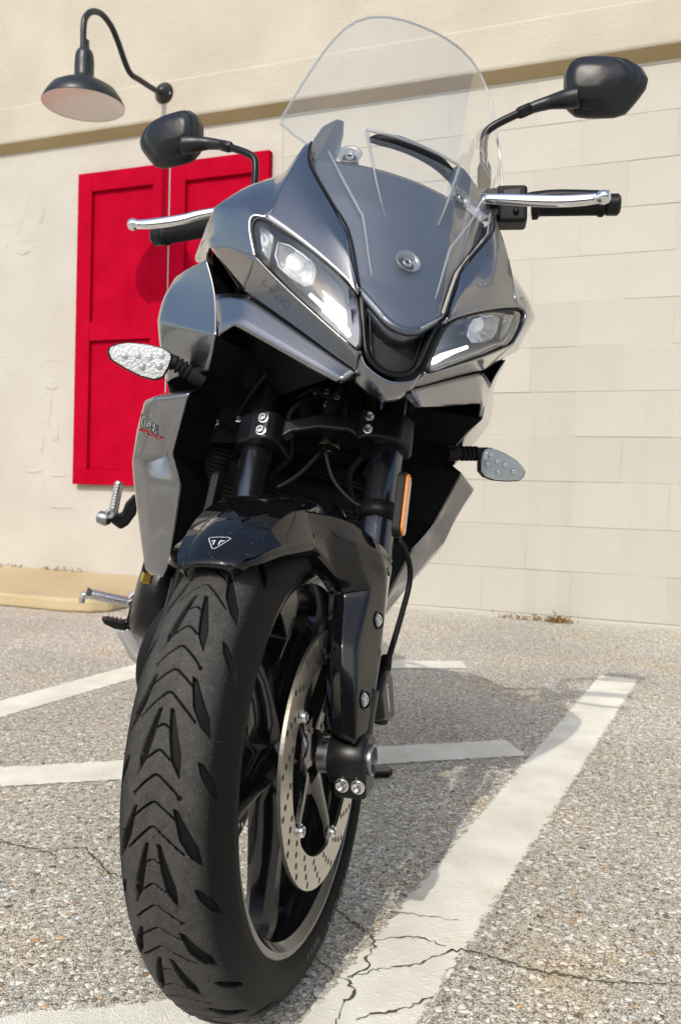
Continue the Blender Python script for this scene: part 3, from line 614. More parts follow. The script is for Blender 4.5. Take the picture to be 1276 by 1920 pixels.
# rim
RIMP = [(.2315, .0505), (.2315, .0535), (.2265, .0547), (.2225, .0540), (.2190, .0500), (.2130, .0455), (.2095, .032), (.2075, 0), (.2095, -.032), (.2130, -.0455), (.2190, -.0500), (.2225, -.0540), (.2265, -.0547), (.2315, -.0535), (.2315, -.0505), (.2230, -.045), (.2185, -.03), (.2185, .03), (.2230, .045)]
def wheel_geo(cen, rimp, spokes, hubw, seg=128):
    parts = [lathe(rimp, cen, EX, seg, closed=True)]
    for k in range(5):
        for sgn in (0,):
            a0 = a1 = math.radians(72 * k + 50); rings = []
            for q in np.linspace(0, 1, 7):
                r_ = .030 + (spokes - .030) * q; a = a0 + (a1 - a0) * q ** .8; hw = .024 - .0115 * math.sin(math.pi * min(1, q * 1.08)) ** .8; hd = .026 - .010 * q
                er = np.array([0, math.cos(a), math.sin(a)]); et = np.array([0, -math.sin(a), math.cos(a)]); c = cen + er * r_
                rings.append([c + et * (hw * x) + EX * (hd * y) for x, y in ((-1, -.55), (-.55, -1), (.55, -1), (1, -.55), (1, .55), (.55, 1), (-.55, 1), (-1, .55))])
            parts.append(loft(rings))
    parts.append(lathe([(.020, -hubw), (.040, -hubw), (.043, -hubw + .006), (.036, -.02), (.036, .02), (.043, hubw - .006), (.040, hubw), (.020, hubw)], cen, EX, 40))
    return join(*parts)
fw = part('front_wheel', steered(wheel_geo(AXLE, RIMP, .209, .052)), M_RIM, auto=38)
ty = np_mesh('tyre', VT, FT, M_TYRE, fw)
cw = np.zeros((ns, nc), np.float32); cw[:, len(sidew):len(sidew) + len(th_t)] = np.clip(1.25 - (np.abs(th_t) / math.radians(46)) ** 3, 0, 1)[None, :]
cw *= (Dt < .0006); at = ty.data.attributes.new('crown', 'FLOAT', 'POINT'); at.data.foreach_set('value', cw.ravel())
# moulding hairs left on the new tyre
Vh, Fh = [], []
for _ in range(150):
    a = rng.uniform(-1.25, 1.25); ph = rng.uniform(0, 2 * math.pi); r_ = (RT - RC) + RC * math.cos(a); w_ = RC * math.sin(a)
    n_ = np.array([math.sin(a), -math.cos(a) * math.cos(ph), math.cos(a) * math.sin(ph)]); c = np.array([w_, -r_ * math.cos(ph), .3 + r_ * math.sin(ph)])
    n_ = n_ + rng.normal(0, .35, 3); n_ /= np.linalg.norm(n_); ln = rng.uniform(.002, .0055)
    g = tube([c - n_ * .001, c + n_ * ln * .6, c + n_ * ln + rng.normal(0, .0006, 3)], [.00042, .0004, .0003], 5, 1, False); k = len(Vh); Vh += list(g[0]); Fh += [tuple(i + k for i in f) for f in g[1]]
tag(mesh_obj('rubber_hair', ST(np.array(Vh)), Fh, M_SPEW, fw), kind='stuff')
# sidewall lettering (raised)
def arc_text(s, size, r0, ang, w0, mat, name, width=1.0, depth=.0004, lean_=0.16):
    g = text_geo(s, size, depth / 2, lean_, width); V = []
    for x, y, z in g[0]:
        r_ = r0 + y; a = ang + x / r0                         # read with the feet toward the hub, upside down at the bottom
        f = (r_ - .228) / (.2533 - .228); w_ = np.interp(r_, [.2270, .2300, .2335, .2400, .2470, .2533], [.0505, .0535, .0578, .0607, .0618, .0612])
        V.append((w_ + z + .0011, -r_ * math.cos(a), .3 + r_ * math.sin(a)))
    return mesh_obj(name, ST(np.array(V)), g[1], mat, fw, smooth=False)
M_LETT = simple('moulded_letters', (.075, .075, .08), .35)
arc_text('MICHELIN', .0165, .2465, math.radians(-116), 0, M_LETT, 'raised_lettering', 1.25)
arc_text('120/70 ZR 17', .0085, .2395, math.radians(-92), 0, M_LETT, 'raised_lettering', 1.0)
# brake discs
def disc_geo(w0, mir=1):
    NB = 5; out = [(.155 * math.cos(a), .155 * math.sin(a)) for a in np.linspace(0, 2 * math.pi, 160, endpoint=False)]
    inn = []
    for a in np.linspace(0, 2 * math.pi, 160, endpoint=False):
        k = ((a / (2 * math.pi) * NB) + .5) % 1 - .5; r_ = .1175 - .0125 * math.exp(-(k / .06) ** 2); inn.append((r_ * math.cos(a), r_ * math.sin(a)))
    loops = [out, inn[::-1]]
    for g_ in range(20):
        for j in range(4):
            a = math.radians(18 * g_ + 3.9 * j + 2); r_ = .1235 + .0085 * j; hr = .0039
            loops.append([(r_ * math.cos(a) + hr * math.cos(q), r_ * math.sin(a) + hr * math.sin(q)) for q in np.linspace(0, -2 * math.pi, 12, endpoint=False)])
    V, F = fill2d(loops, .0023)
    return [np.array([w0 + z * 1, x * mir, .3 + y]) for x, y, z in V], F
m, t, b, N, L = new_mat('brake_steel'); setp(b, col=(.56, .53, .47), metal=1.0, rough=.33)
tc = N('ShaderNodeTexCoord').outputs['Object']; n1 = N('ShaderNodeTexNoise'); n1.inputs['Scale'].default_value = 120; n1.inputs['Detail'].default_value = 4; L(tc, n1.inputs['Vector'])
mr = N('ShaderNodeMapRange'); mr.inputs['To Min'].default_value = .26; mr.inputs['To Max'].default_value = .42; L(n1.outputs[0], mr.inputs['Value']); L(mr.outputs[0], b.inputs['Roughness']); M_DISC = m
for s in (1, -1):
    d = part('brake_disc', steered(disc_geo(.071 * s)), M_DISC, fw, smooth=False); autosmooth(d, 30)
    arms = []
    for k in range(5):
        a = 2 * math.pi * k / 5; er = np.array([0, math.cos(a), math.sin(a)]); et = np.array([0, -math.sin(a), math.cos(a)])
        rings = []
        for r_, hw, wc, hd in ((.030, .024, .050, .010), (.060, .014, .056, .009), (.095, .010, .062, .008), (.112, .011, .064, .006), (.120, .008, .064, .005)):
            c = AXLE + er * r_ + EX * wc * s; rings.append([c + et * hw * x + EX * hd * y for x, y in ((-1, -.6), (-.6, -1), (.6, -1), (1, -.6), (1, .6), (.6, 1), (-.6, 1), (-1, .6))])
        arms.append(loft(rings))
        bolt(AXLE + er * .1105 + EX * (.0732 * s), EX * s, .0068, .0055, M_ZINC, fw, 'disc_bolt', True)
    part('disc_carrier', steered(join(*arms)), M_RIM, fw, auto=40)
part('abs_ring', steered(lathe([(.036, .056), (.048, .056), (.048, .058), (.036, .058)], AXLE, EX, 60, True)), M_STEELD, fw, auto=30)
# ---- forks
def fp(s, axial, e=0.0, w=.102): return AXLE + AX * axial + EF * e + EX * (w * s)
for s in (1, -1):
    part('fork_tube', steered(lathe([(.0262, .245), (.0262, .262), (.0250, .266), (.0250, .73), (.0225, .735)], fp(s, 0), AX, 40)), M_TUBE, auto=40)
    part('fork_slider', steered(lathe([(.021, .03), (.021, .26)], fp(s, 0), AX, 28)), M_ALUD, auto=40)
    bt = steered(join(lathe([(.024, .075), (.026, .10), (.027, .135), (.025, .15)], fp(s, 0), AX, 28),
                      lathe([(.030, -.012), (.033, .0), (.033, .030), (.029, .036)], AXLE + EX * .096 * s, EX * s, 36),
                      lathe([(.017, -.006), (.022, 0), (.0225, .05), (.024, .085)], fp(s, .0, .0, .108), AX, 24)))
    cl = part('axle_clamp', bt, M_SATIN, auto=40)
    # pinch block under the axle eye with two silver screws
    dn = -AX * .88 + EF * .47; dn = dn / np.linalg.norm(dn); fd = np.array([0, -1., -.12]); fd /= np.linalg.norm(fd); up = np.cross(EX, fd)
    pb = part('pinch_block', steered(box(AXLE + EX * .113 * s + np.array([0, -.004, -.024]), (.041, .046, .034), (EX, fd, up))), M_SATIN, cl, smooth=False); bev(pb, .006, 3)
    for w_ in (.1035, .1235): bolt(AXLE + EX * w_ * s + np.array([0, -.004, -.024]) + fd * .0215, fd, .0072, .006, M_ZINC, cl, 'pinch_bolt', True)
    part('axle_cap', steered(lathe([(.019, .0), (.019, .004), (.016, .005), (.0155, -.006), (.005, -.006)], AXLE + EX * .132 * s, EX * s, 32)), M_ALUD, cl, auto=35)
    part('axle_spacer', steered(lathe([(.021, .0), (.021, .026), (.018, .03)], AXLE + EX * .068 * s, EX * s, 36)), M_ALU, cl, auto=35)
# lower yoke
half = [(0, .006), (.035, .008), (.056, .016), (.064, .034), (.080, .041), (.102, .039), (.126, .028), (.1385, .004), (.132, -.024), (.108, -.037), (.075, -.032), (.045, -.055), (0, -.062)]
outl = half + [(-x, y) for x, y in half[::-1][1:-1]]
def yoke(ax0, ax1, ol): return prism([AXLE + AX * ax0 + EX * x + EF * y for x, y in ol], AX * (ax1 - ax0))
def clampol(s): return [(s * x, y) for x, y in ((.058, .018), (.064, .036), (.078, .044), (.102, .040), (.126, .029), (.1395, .004), (.133, -.025), (.108, -.038), (.075, -.034), (.058, -.03))]
yk = part('lower_yoke', steered(join(yoke(.434, .483, clampol(1)), yoke(.434, .483, clampol(-1)[::-1]), yoke(.4655, .486, [(.066, .012), (.03, .004), (-.03, .004), (-.066, .012), (-.066, -.03), (-.04, -.055), (.04, -.055), (.066, -.03)]))), M_SATIN, smooth=False); bev(yk, .005, 4)
rib = part('yoke_rib', steered(prism([AXLE + AX * a + EX * x + EF * .0 for x, a in ((-.060, .448), (-.045, .458), (0, .464), (.045, .458), (.060, .448), (.060, .478), (0, .489), (-.060, .478))], EF * .020)), M_SATIN, yk, smooth=False); bev(rib, .004, 3)
for s in (1, -1):
    for a_ in (.447, .468): bolt(AXLE + AX * a_ + EX * .083 * s + EF * .0425, EF, .0065, .006, M_ZINC, yk, 'yoke_bolt', True)
part('stem_cap', steered(lathe([(.0185, -.006), (.0185, .004), (.0165, .006), (.0095, .006), (.0085, .002), (.003, .002)], AP + AX * .774, -AX, 36)), M_STEELD, yk, auto=35)
part('steering_stem', steered(lathe([(.022, -.02), (.022, .24)], AP + AX * .80, AX, 24)), M_DARK, yk)
uy = part('upper_yoke', steered(yoke(.70, .725, outl)), M_SATIN, smooth=False); bev(uy, .005, 3)
# ---- fender
FTH = [(49.5, .021, .029, .004), (50.3, .023, .040, .007), (53, .026, .051, .014), (58, .029, .058, .026), (66, .0325, .0645, .046), (75, .037, .069, .063), (85, .042, .071, .075), (96, .045, .072, .080), (108, .044, .072, .080), (122, .038, .070, .070), (138, .030, .066, .050)]
rows = []
for k, (a, c, W, sk) in enumerate(FTH):
    a = math.radians(a); r0 = .3185 + .006 * math.sin((a - .85) * 1.6); half = []
    if k == 0: r0 -= .004
    prof = [(0, 0), (c * .5, -.0006), (c * .92, -.002), (c, -.0027), (c + .0007, -.0055), (c + .0028, -.0055), (c + .0036, -.0030), ((c + W) * .52, -.0065), (W * .9, -.016), (W, -sk * .62), (W + .002, -sk)]
    ring = [(-w_, dr) for w_, dr in prof[::-1][:-1]] + prof
    rows.append([np.array([w_, -(r0 + dr) * math.cos(a), .3 + (r0 + dr) * math.sin(a)]) for w_, dr in ring])
G = np.array(rows); G = np.array([cr(G[:, j], 5) for j in range(G.shape[1])]).transpose(1, 0, 2)
fd_ = part('front_fender', (list(ST(G.reshape(-1, 3))), grid_faces(G.shape[0], G.shape[1], flip=True)), M_GLOSS); autosmooth(fd_, 28); solid(fd_, .003)
# emblem on the fender nose: triangle outline with two strokes
fb = bvh(fd_)
em = join(ribbon_on(fb, [(391.5, 1011), (393.5, 1009.3), (397, 1008.4), (412, 1007.6), (428, 1008.4), (432, 1009.8), (432.3, 1011), (430, 1012.8), (404, 1028.6), (401, 1029.6), (398.5, 1029), (397, 1027)], .00034, True),
          ribbon_on(fb, [(396.3, 1014.6), (400, 1014.2), (404, 1014)], .0004), ribbon_on(fb, [(403.4, 1014), (399.4, 1022)], .0006), ribbon_on(fb, [(397.5, 1016.6), (400.5, 1016.4)], .0004),
          ribbon_on(fb, [(414, 1014.2), (418, 1014.3), (422, 1014.6)], .0004), ribbon_on(fb, [(414.2, 1014), (409.3, 1022)], .0006), ribbon_on(fb, [(415.5, 1016.4), (418.5, 1016.6)], .0004))
part('emblem', em, M_WHITE, fd_, smooth=False)
# fork guards: faceted gloss shells in front of the sliders, joined to the fender by a wing
def fcast(u, v, lift):
    p, n = cast(fb, u, v, lift)
    if p is None: print('FMISS', u, v); return S(u, v, off=.16)
    return rot_axis(p, STEER)[0]
GR = [[fcast(535, 952, -.004), fcast(572, 958, .0006), S(608, 964, off=.150), S(655, 974, off=.108), S(700, 1008, off=.052), S(722, 1030, off=.020)],
      [fcast(542, 985, -.004), fcast(576, 992, .0006), S(612, 1004, off=.138), S(664, 1016, off=.096), S(712, 1035, off=.045), S(735, 1048, off=.006)],
      [fcast(550, 1008, -.004), fcast(580, 1016, .0006), S(620, 1050, off=.110), S(672, 1062, off=.076), S(722, 1065, off=.030), S(734, 1070, off=-.018)],
      [S(616, 1108, off=.030), S(628, 1108, off=.052), S(645, 1110, off=.056), S(694, 1106, off=.046), S(728, 1085, off=.004), S(729, 1090, off=-.035)],
      [S(612, 1200, off=.040), S(621, 1203, off=.066), S(640, 1206, off=.070), S(668, 1212, off=.064), S(715, 1205, off=.002), S(716, 1205, off=-.03)],
      [S(611, 1209, off=.040), S(620, 1212, off=.066), S(639, 1215, off=.070), S(667, 1221, off=.064), S(714, 1214, off=.002), S(715, 1214, off=-.03)],
      [S(611, 1288, off=.030), S(620, 1290, off=.054), S(639, 1294, off=.058), S(667, 1305, off=.052), S(706, 1290, off=.002), S(707, 1290, off=-.022)],
      [S(614, 1374, off=.018), S(623, 1378, off=.040), S(640, 1386, off=.044), S(666, 1396, off=.040), S(686, 1380, off=.014), S(692, 1360, off=-.008)]]
rows = GR
for s in (1, -1):
    V = [p for r_ in rows for p in r_]; F = grid_faces(len(rows), 6); g = (V, F)
    if s < 0: g = mirrored(g)
    gd = part('fork_guard', steered(g), M_GLOSS); crease(gd, 17, .82, .85); sub(gd, 3); solid(gd, .003)
    if s > 0: gtree = bvh(gd); gb = [cast(gtree, u, v, 0.0) for u, v in ((709, 1163), (683, 1312))]
    for P, nn in gb:
        if s < 0: q = rot_axis([P, P + nn], STEER); q = ST(MR(q)); P, nn = q[0], q[1] - q[0]
        part('bolt_recess', lathe([(.0125, -.001), (.0125, .0015), (.0108, .0022), (.0105, -.0005), (.002, -.0005)], P, nn, 28), M_GLOSS, gd, auto=35)
        bolt(P, nn, .0066, .003, M_ALU, gd, 'guard_bolt')
    # side reflector on the fork
    c = S(746, 946, w=.137); c = np.array([.134 * s, c[1], c[2]])
    pill = lambda L_, h: [(math.cos(a) * h + 0, math.sin(a) * h + (L_ if 0 <= a <= math.pi else -L_)) for a in np.linspace(0, 2 * math.pi, 28, endpoint=False)]
    ol = [c + EF * x + AX * y for x, y in pill(.036, .0125)]
    rb = part('reflector_holder', steered(prism(ol, EX * .012 * s) if s > 0 else mirrored(prism([MR(p) for p in ol], EX * .012))), M_PLASTIC, smooth=False); bev(rb, .002, 2)
    ol = [c + EX * .0118 * s + EF * x + AX * y for x, y in pill(.0345, .0108)]
    rr = s > 0 and part('reflector', steered(prism(ol, EX * .004 * s) if s > 0 else mirrored(prism([MR(p) for p in ol], EX * .0012))), M_AMBER, rb, smooth=False); rr and bev(rr, .0015, 2)
    part('reflector_bracket', steered(lathe([(.0275, -.012), (.0275, .012)], fp(s, (c - AXLE) @ AX), AX, 28)), M_DARK, rb)
    # caliper behind the slider
    cp = [S(716, 1262, w=.118), S(722, 1248, w=.118), S(729, 1262, w=.118), S(733, 1330, w=.118), S(735, 1345, w=.118), S(722, 1355, w=.118), S(712, 1352, w=.118), S(706, 1300, w=.118)]
    cx = np.array([p for p in cp]); cm = cx.mean(0)
    sh = lambda k, w_: [np.array([w_, *(cm + (p - cm) * k)[1:]]) for p in cp]
    g = loft([sh(.92, .044), sh(1.0, .052), sh(1.0, .112), sh(.97, .120), sh(.86, .124)])
    ca = part('brake_caliper', steered(g if s > 0 else mirrored(g)), M_SATIN, smooth=False); bev(ca, .004, 3)
    # lettering reads down the outer face
    pa, pb_ = S(724.5, 1283, w=.1245), S(729.5, 1333, w=.1245); dr = pb_ - pa; ln = np.linalg.norm(dr); dr /= ln
    tg = text_geo('NISSIN', .011, .0002, .1, 1.0); xs = [v_[0] for v_ in tg[0]]; kx = ln / (max(xs) - min(xs)); sd = np.cross(EX, dr) * (1 if s > 0 else 1)
    mid = (pa + pb_) / 2; V = [mid + dr * x * kx + sd * (-y) * -1 + EX * z for x, y, z in tg[0]]
    g = (V, tg[1]); part('lettering', steered(g if s > 0 else mirrored(g)), M_WHITE, ca, smooth=False)
    g = lathe([(.006, 0), (.011, .002), (.011, .012), (.006, .016)], S(711, 1358, w=.112), AX, 20); part('slide_pin', steered(g if s > 0 else mirrored(g)), M_DARK, ca, auto=40)
    g = join(lathe([(.0075, -.006), (.0085, 0), (.0085, .012), (.006, .016)], S(722, 1250, w=.117), AX, 20)); part('hose_union', steered(g if s > 0 else mirrored(g)), M_DARK, ca, auto=40)
    hose = [S(724, 1246, w=.120), S(730, 1228, w=.124), S(740, 1195, w=.130), S(753, 1150, w=.134), S(766, 1100, w=.138), S(768, 1065, w=.138), S(760, 1035, w=.135), S(748, 1012, w=.128), S(735, 985, w=.10), S(700, 950, w=.05)]
    g = tube(hose, .0042, 12, 6); part('brake_hose', steered(g if s > 0 else mirrored(g)), M_RUBBER)
# ------------------------------------------------------------------ fairing
M_LSILV = simple('lamp_silver', (.78, .80, .82), .14, metal=.7)
HT, HO, HB, HU = map(np.array, ((.209, .102, .973), (.193, .075, .919), (.045, -.021, .822), (.069, .004, .896)))
A_ = np.c_[np.array([HT, HO, HB, HU])[:, [0, 2]], np.ones(4)]; co = np.linalg.lstsq(A_, np.array([HT, HO, HB, HU])[:, 1], rcond=None)[0]
hn = np.array([co[0], -1, co[1]]); hn /= np.linalg.norm(hn)                 # points forward (towards -y)
HPL = (hn, hn @ np.array([0, co[2], 0]))
def Hp(u, v, d=0.0): return R(u, v, pl=(HPL[0], HPL[1] + d))                # on the lamp plane, d metres proud
FT_I, FB_I, FT_O, FB_O = map(np.array, ((.038, -.007, .795), (.056, -.010, .778), (.192, .147, .884), (.192, .118, .833)))
FPL = plane3(FT_I, FB_O, FT_O)
BPL_T = plane3(FT_I, FT_O, FB_I)
seam = [np.array(p) for p in ((.0630, .005, .904), (.0850, .056, .985), (.1120, .098, 1.032), (.1500, .147, 1.094), (.1530, .179, 1.137))]
hl_top = [Hp(669, 553, .004), Hp(653, 529, .006), Hp(606, 485, .007), Hp(541, 436, .007), Hp(496, 408, .006)]
mid = [(a * .5 + b_ * .5 + np.array([.003, -.006, .004])) for a, b_ in zip(seam, hl_top)]
fr = []
# panel A: between the screen seam and the lamp
gA = [seam, mid, hl_top]
# shoulder: outer end of the lamp round to the silhouette and back
sil = [R(562, 290, y=.195), R(538, 320, y=.195), R(512, 331, y=.185), R(470, 343, y=.175), R(430, 366, y=.160), R(402, 387, y=.165), R(392, 410, y=.175), R(388, 435, y=.185), R(393, 462, y=.180)]
s_in = [seam[-1], seam[-1] * .5 + hl_top[-1] * .5 + np.array([.004, -.003, .006]), Hp(512, 396, .006) + np.array([0, .004, .002]), hl_top[-1], Hp(478, 402, .007), Hp(470, 410, .008), Hp(468, 424, .008), Hp(470, 446, .008), Hp(478, 482, .006)]
s_mid = [(a * .5 + b_ * .5) + np.array([.002, -.006, .004]) for a, b_ in zip(s_in, sil)]
back = [p + np.array(d) for p, d in zip(sil, ((-.010, .05, .0), (-.012, .06, -.01), (-.008, .08, -.01), (-.006, .10, -.015), (-.004, .12, -.02), (.000, .14, -.02), (.002, .14, -.02), (.002, .14, -.01), (-.004, .13, .0)))]
# underside band between lamp and fin
hl_bot = [Hp(676, 662, .004), Hp(647, 642, .006), Hp(594, 594, .007), Hp(546, 552, .007), Hp(500, 506, .006), Hp(478, 482, .006)]
fin_t = [FT_I, *[R(u, v, pl=FPL) for u, v in ((632, 672), (585, 637), (525, 594), (482, 564))], FT_O]
bmid = [(a * .5 + b_ * .5) + np.array([0, .004, 0]) for a, b_ in zip(hl_bot, fin_t)]
fin_b = [FB_I, *[R(u, v, pl=FPL) for u, v in ((615, 700), (570, 676), (512, 643), (470, 619))], FB_O]
outer_t = np.array(B(403, 552, y=.190)) * np.array([-1, 1, 1]); outer_b = np.array((.209, .152, .816))
def strip(parts):
    V, F = [], []
    for rows in parts:
        k = len(V); nc_ = len(rows[0])
        for r_ in rows: V += list(r_)
        F += [tuple(i + k for i in f) for f in grid_faces(len(rows), nc_)]
    return V, F
low_out = [Hp(478, 482, .006), np.array((.214, .120, .915)), np.array((.238, .160, .930)), sil[-1]]
tri_ = ([Hp(478, 482, .006), s_mid[-1], sil[-1], R(425, 506, y=.172), FT_O + np.array([0, -.001, .004]), fin_t[-1]])
gSide = ([Hp(478, 482, .006), FT_O, R(424, 505, y=.170), sil[-1], s_mid[-1]], [(0, 1, 2, 3, 4)])
for s in (-1, 1):
    mm = (lambda g: g) if s > 0 else mirrored
    up = part('side_fairing', mm(strip([gA, [s_in, s_mid, sil, back]])), M_SILVER); crease(up, 24, .92, .95); sub(up, 3); solid(up, .003, -1, M_PLASTIC)
    part('seam_gasket', mm(tube([p + np.array([-.0012, -.002, 0]) for p in seam], .0019, 8, 5)), M_RUBBER, up)
    lo = part('lamp_cowl', mm(strip([[hl_bot, bmid, fin_t], [[Hp(478, 482, .006), s_mid[-1] * .5 + Hp(478, 482, .006) * .5, s_mid[-1]], [fin_t[-1], R(424, 505, y=.170), sil[-1]]]])), M_SILVER, up); crease(lo, 24, .8, .95); sub(lo, 3); lo.data.flip_normals(); solid(lo, .003, -1, M_PLASTIC)
    part('fairing_return', mm(prism([R(u, v, y=.228) for u, v in ((388, 436), (395, 462), (402, 500), (405, 556), (396, 560), (386, 500))], (0, .02, 0))), M_SILVER, up, smooth=False)
    lipb = [p + np.array([0, .010, -.004]) for p in fin_b + [outer_b]]
    fn = part('fairing_fin', mm(strip([[fin_t + [outer_t], fin_b + [outer_b], lipb]])), M_SILVER, up); crease(fn, 30, .85, .95); sub(fn, 2); solid(fn, .004)
    part('fin_end', mm(([FT_I, FB_I, FB_I + np.array([-.002, .012, -.004]), FT_I + np.array([-.006, .02, -.004])], [(0, 1, 2, 3)])), M_SILVER, up, smooth=False)
    # dark intake behind the cowl edge
    part('intake', mm(([R(398, 466, y=.205), R(452, 548, y=.175), R(402, 556, y=.215), R(430, 480, y=.30), R(425, 556, y=.30)], [(0, 3, 1), (1, 3, 4), (1, 4, 2), (0, 2, 4, 3)])), M_DARK, up, smooth=False)
    # ---------------- headlight
    ol = [(472, 436), (473, 420), (478, 411), (487, 409), (498, 414), (535, 438), (582, 470), (629, 510), (649, 531), (661, 547), (668, 562), (673, 590), (676, 625), (675, 646), (669, 655), (660, 650), (648, 638), (595, 589), (550, 549), (507, 504), (488, 489), (478, 468)]
    cen = np.mean(ol, 0)
    def ring(k, d, bul=0.0):
        return [Hp(*(cen + (np.array(p) - cen) * k), d + bul) for p in ol]
    hou = part('headlight', mm(loft([ring(1.0, .004), ring(.985, -.010), ring(.93, -.034), ring(.72, -.052)], cap=False)), simple('lamp_housing', (.62, .64, .67), .28, metal=.55, bump=.25, scale=90) if s < 0 else bpy.data.materials['lamp_housing'])
    hou.data.polygons.foreach_set('use_smooth', [True] * len(hou.data.polygons))
    part('lamp_back', mm((ring(.73, -.0515), [tuple(range(len(ol)))])), bpy.data.materials['lamp_housing'], hou, smooth=False)
    gk = part('gasket', mm(loft([ring(1.03, -.004), ring(1.03, .0055), ring(.995, .0075), ring(.975, .0045), ring(.972, -.006)], cap=False)), M_SATIN, hou)
    n_ = len(ol); V = ring(.985, .003) + ring(.93, .0085) + ring(.75, .014) + ring(.45, .0175) + [Hp(*cen, .0185)]
    F = grid_faces(4, n_, close_c=True) + [(3 * n_ + i, 3 * n_ + (i + 1) % n_, 4 * n_) for i in range(n_)]
    part('lens', mm((V, F)), M_LENS, hou)
    dl = [(578, 553), (583, 549), (612, 575), (640, 600), (655, 618), (657, 627), (652, 631), (646, 626), (632, 609), (605, 579)]
    part('daytime_light', mm(prism([Hp(u, v, -.006) for u, v in dl], hn * -.004)), M_DRL, hou, smooth=False)
    rf = [(486, 424), (497, 429), (507, 436), (514, 446), (513, 462), (506, 487), (498, 482), (491, 470)]
    cq = np.mean(rf, 0); nq = len(rf); V = [Hp(u, v, -.008) for u, v in rf] + [Hp(*(cq + (np.array(p) - cq) * .6), -.015) for p in rf] + [Hp(*cq, -.019)]
    part('reflector_panel', mm((V, grid_faces(2, nq, close_c=True) + [(nq + i, nq + (i + 1) % nq, 2 * nq) for i in range(nq)])), M_LSILV, hou, smooth=False)
    # chrome bowl: stepped, faceted reflector
    rb_ = [(520, 450), (545, 458), (575, 478), (600, 500), (606, 520), (598, 545), (580, 550), (548, 530), (522, 505), (514, 480)]
    cb = np.mean(rb_, 0); rb_ = [tuple(cb + (np.array(p) - cb) * .82 + np.array([-6, -5])) for p in rb_]; cb = np.mean(rb_, 0); rr_ = lambda k, d: [Hp(*(cb + (np.array(p) - cb) * k), d) for p in rb_]
    nb = len(rb_); V = rr_(1.0, -.010) + rr_(.86, -.024) + rr_(.55, -.038) + rr_(.2, -.044) + [Hp(*cb, -.045)]; F = grid_faces(4, nb, close_c=True) + [(3 * nb + i, 3 * nb + (i + 1) % nb, 4 * nb) for i in range(nb)]
    rf_ = part('reflector_bowl', mm((V, F)), M_LSILV, hou, smooth=False); solid(rf_, .0012)
    for q in range(0):
        ua, va = 612 + q * 6.5, 512 + q * 7.5; a, b_, c, d = Hp(ua, va, -.012), Hp(ua + 5.5, va + 6.5, -.012), Hp(ua + 1, va + 52 - q * 3, -.026 - .003 * (q % 2)), Hp(ua - 5, va + 46 - q * 3, -.026 - .003 * (q % 2))
        part('reflector_flute', mm(([a, b_, c, d, (a + b_ + c + d) / 4 - hn * .006], [(0, 1, 4), (1, 2, 4), (2, 3, 4), (3, 0, 4)])), bpy.data.materials['lamp_housing'], hou, smooth=False)
    part('led_module', mm(lathe([(.012, 0), (.012, .012), (.009, .016), (.004, .017)], Hp(*cb, -.042), hn, 20)), simple('led_glass', (.9, .92, .95), .05, emit=(1, 1, .97), emits=.2) if s < 0 else bpy.data.materials['led_glass'], hou)
    for (u0, v0, u1, v1) in ((512, 444, 503, 492),):
        a, b_ = Hp(u0, v0, -.008), Hp(u1, v1, -.008); part('lamp_fin', mm(prism([a, b_, b_ - hn * .03, a - hn * .03], np.cross(b_ - a, hn) / np.linalg.norm(np.cross(b_ - a, hn)) * .0015)), M_SATIN, hou, smooth=False)
    rf2 = [(622, 520), (648, 545), (660, 570), (664, 610), (640, 590), (622, 565)]
    0 and part('inner_bezel', mm(prism([Hp(u, v, -.040 + .0004 * (u - 640)) for u, v in rf2], hn * -.003)), M_NOSE, hou, smooth=False)
# ---------------- screen and nose panel share one curved sheet
ZW = [(.860, .012), (.866, .0215), (.875, .0310), (.888, .0450), (.904, .0620), (.945, .073), (.985, .084), (1.032, .1105), (1.066, .131), (1.094, .1485), (1.118, .1515), (1.137, .153), (1.160, .178), (1.181, .196), (1.192, .1965), (1.215, .191), (1.27, .1775), (1.33, .160), (1.37, .146), (1.40, .1315), (1.422, .115), (1.437, .096), (1.447, .071), (1.452, .040), (1.453, .012)]
def yc(z): return np.interp(z, [.862, .885, .92, .97, 1.05, 1.175, 1.30, 1.453], [-.030, -.018, .006, .034, .080, .149, .222, .312])
def kq(z): return np.interp(z, [.862, .91, .985, 1.094, 1.18, 1.30, 1.453], [6.0, 3.4, 2.9, 2.75, 2.65, 2.3, 1.9])
def sheet(w_, z, off=0.0): return np.array([w_, yc(z) + kq(z) * w_ * w_ + off, z])
def chan(w_, z):
    """recessed air channel in the middle of the screen, open at its top"""
    if z > 1.1815: return 0.0
    hwid = np.interp(z, [.98, 1.06, 1.1815], [.022, .045, .077]); dep = np.interp(z, [.985, 1.05, 1.181], [0, .006, .024]); return dep * float(np.clip((hwid - abs(w_)) / .006 + .5, 0, 1))
zz = np.concatenate([np.linspace(.860, 1.1812, 64), np.linspace(1.1818, 1.40, 40)[:-1], 1.453 - .053 * (np.linspace(1, 0, 26) ** 2)]); wN = 97
V = []; Wz = np.interp(zz, [a for a, _ in ZW], [b_ for _, b_ in ZW])
for z, W in zip(zz, Wz):
    for u in np.linspace(-1, 1, wN): V.append(sheet(u * W, z) + np.array([0, chan(u * W, z), 0]))
ki = int(np.searchsorted(zz, 1.1815)) - 1; F = []
for f in grid_faces(len(zz), wN):
    i = f[0] // wN
    if i == ki and abs(V[f[0]][0]) < .0745: continue                     # the open slot
    F.append(f)
ws = part('windscreen', (V, F), M_SCREEN)
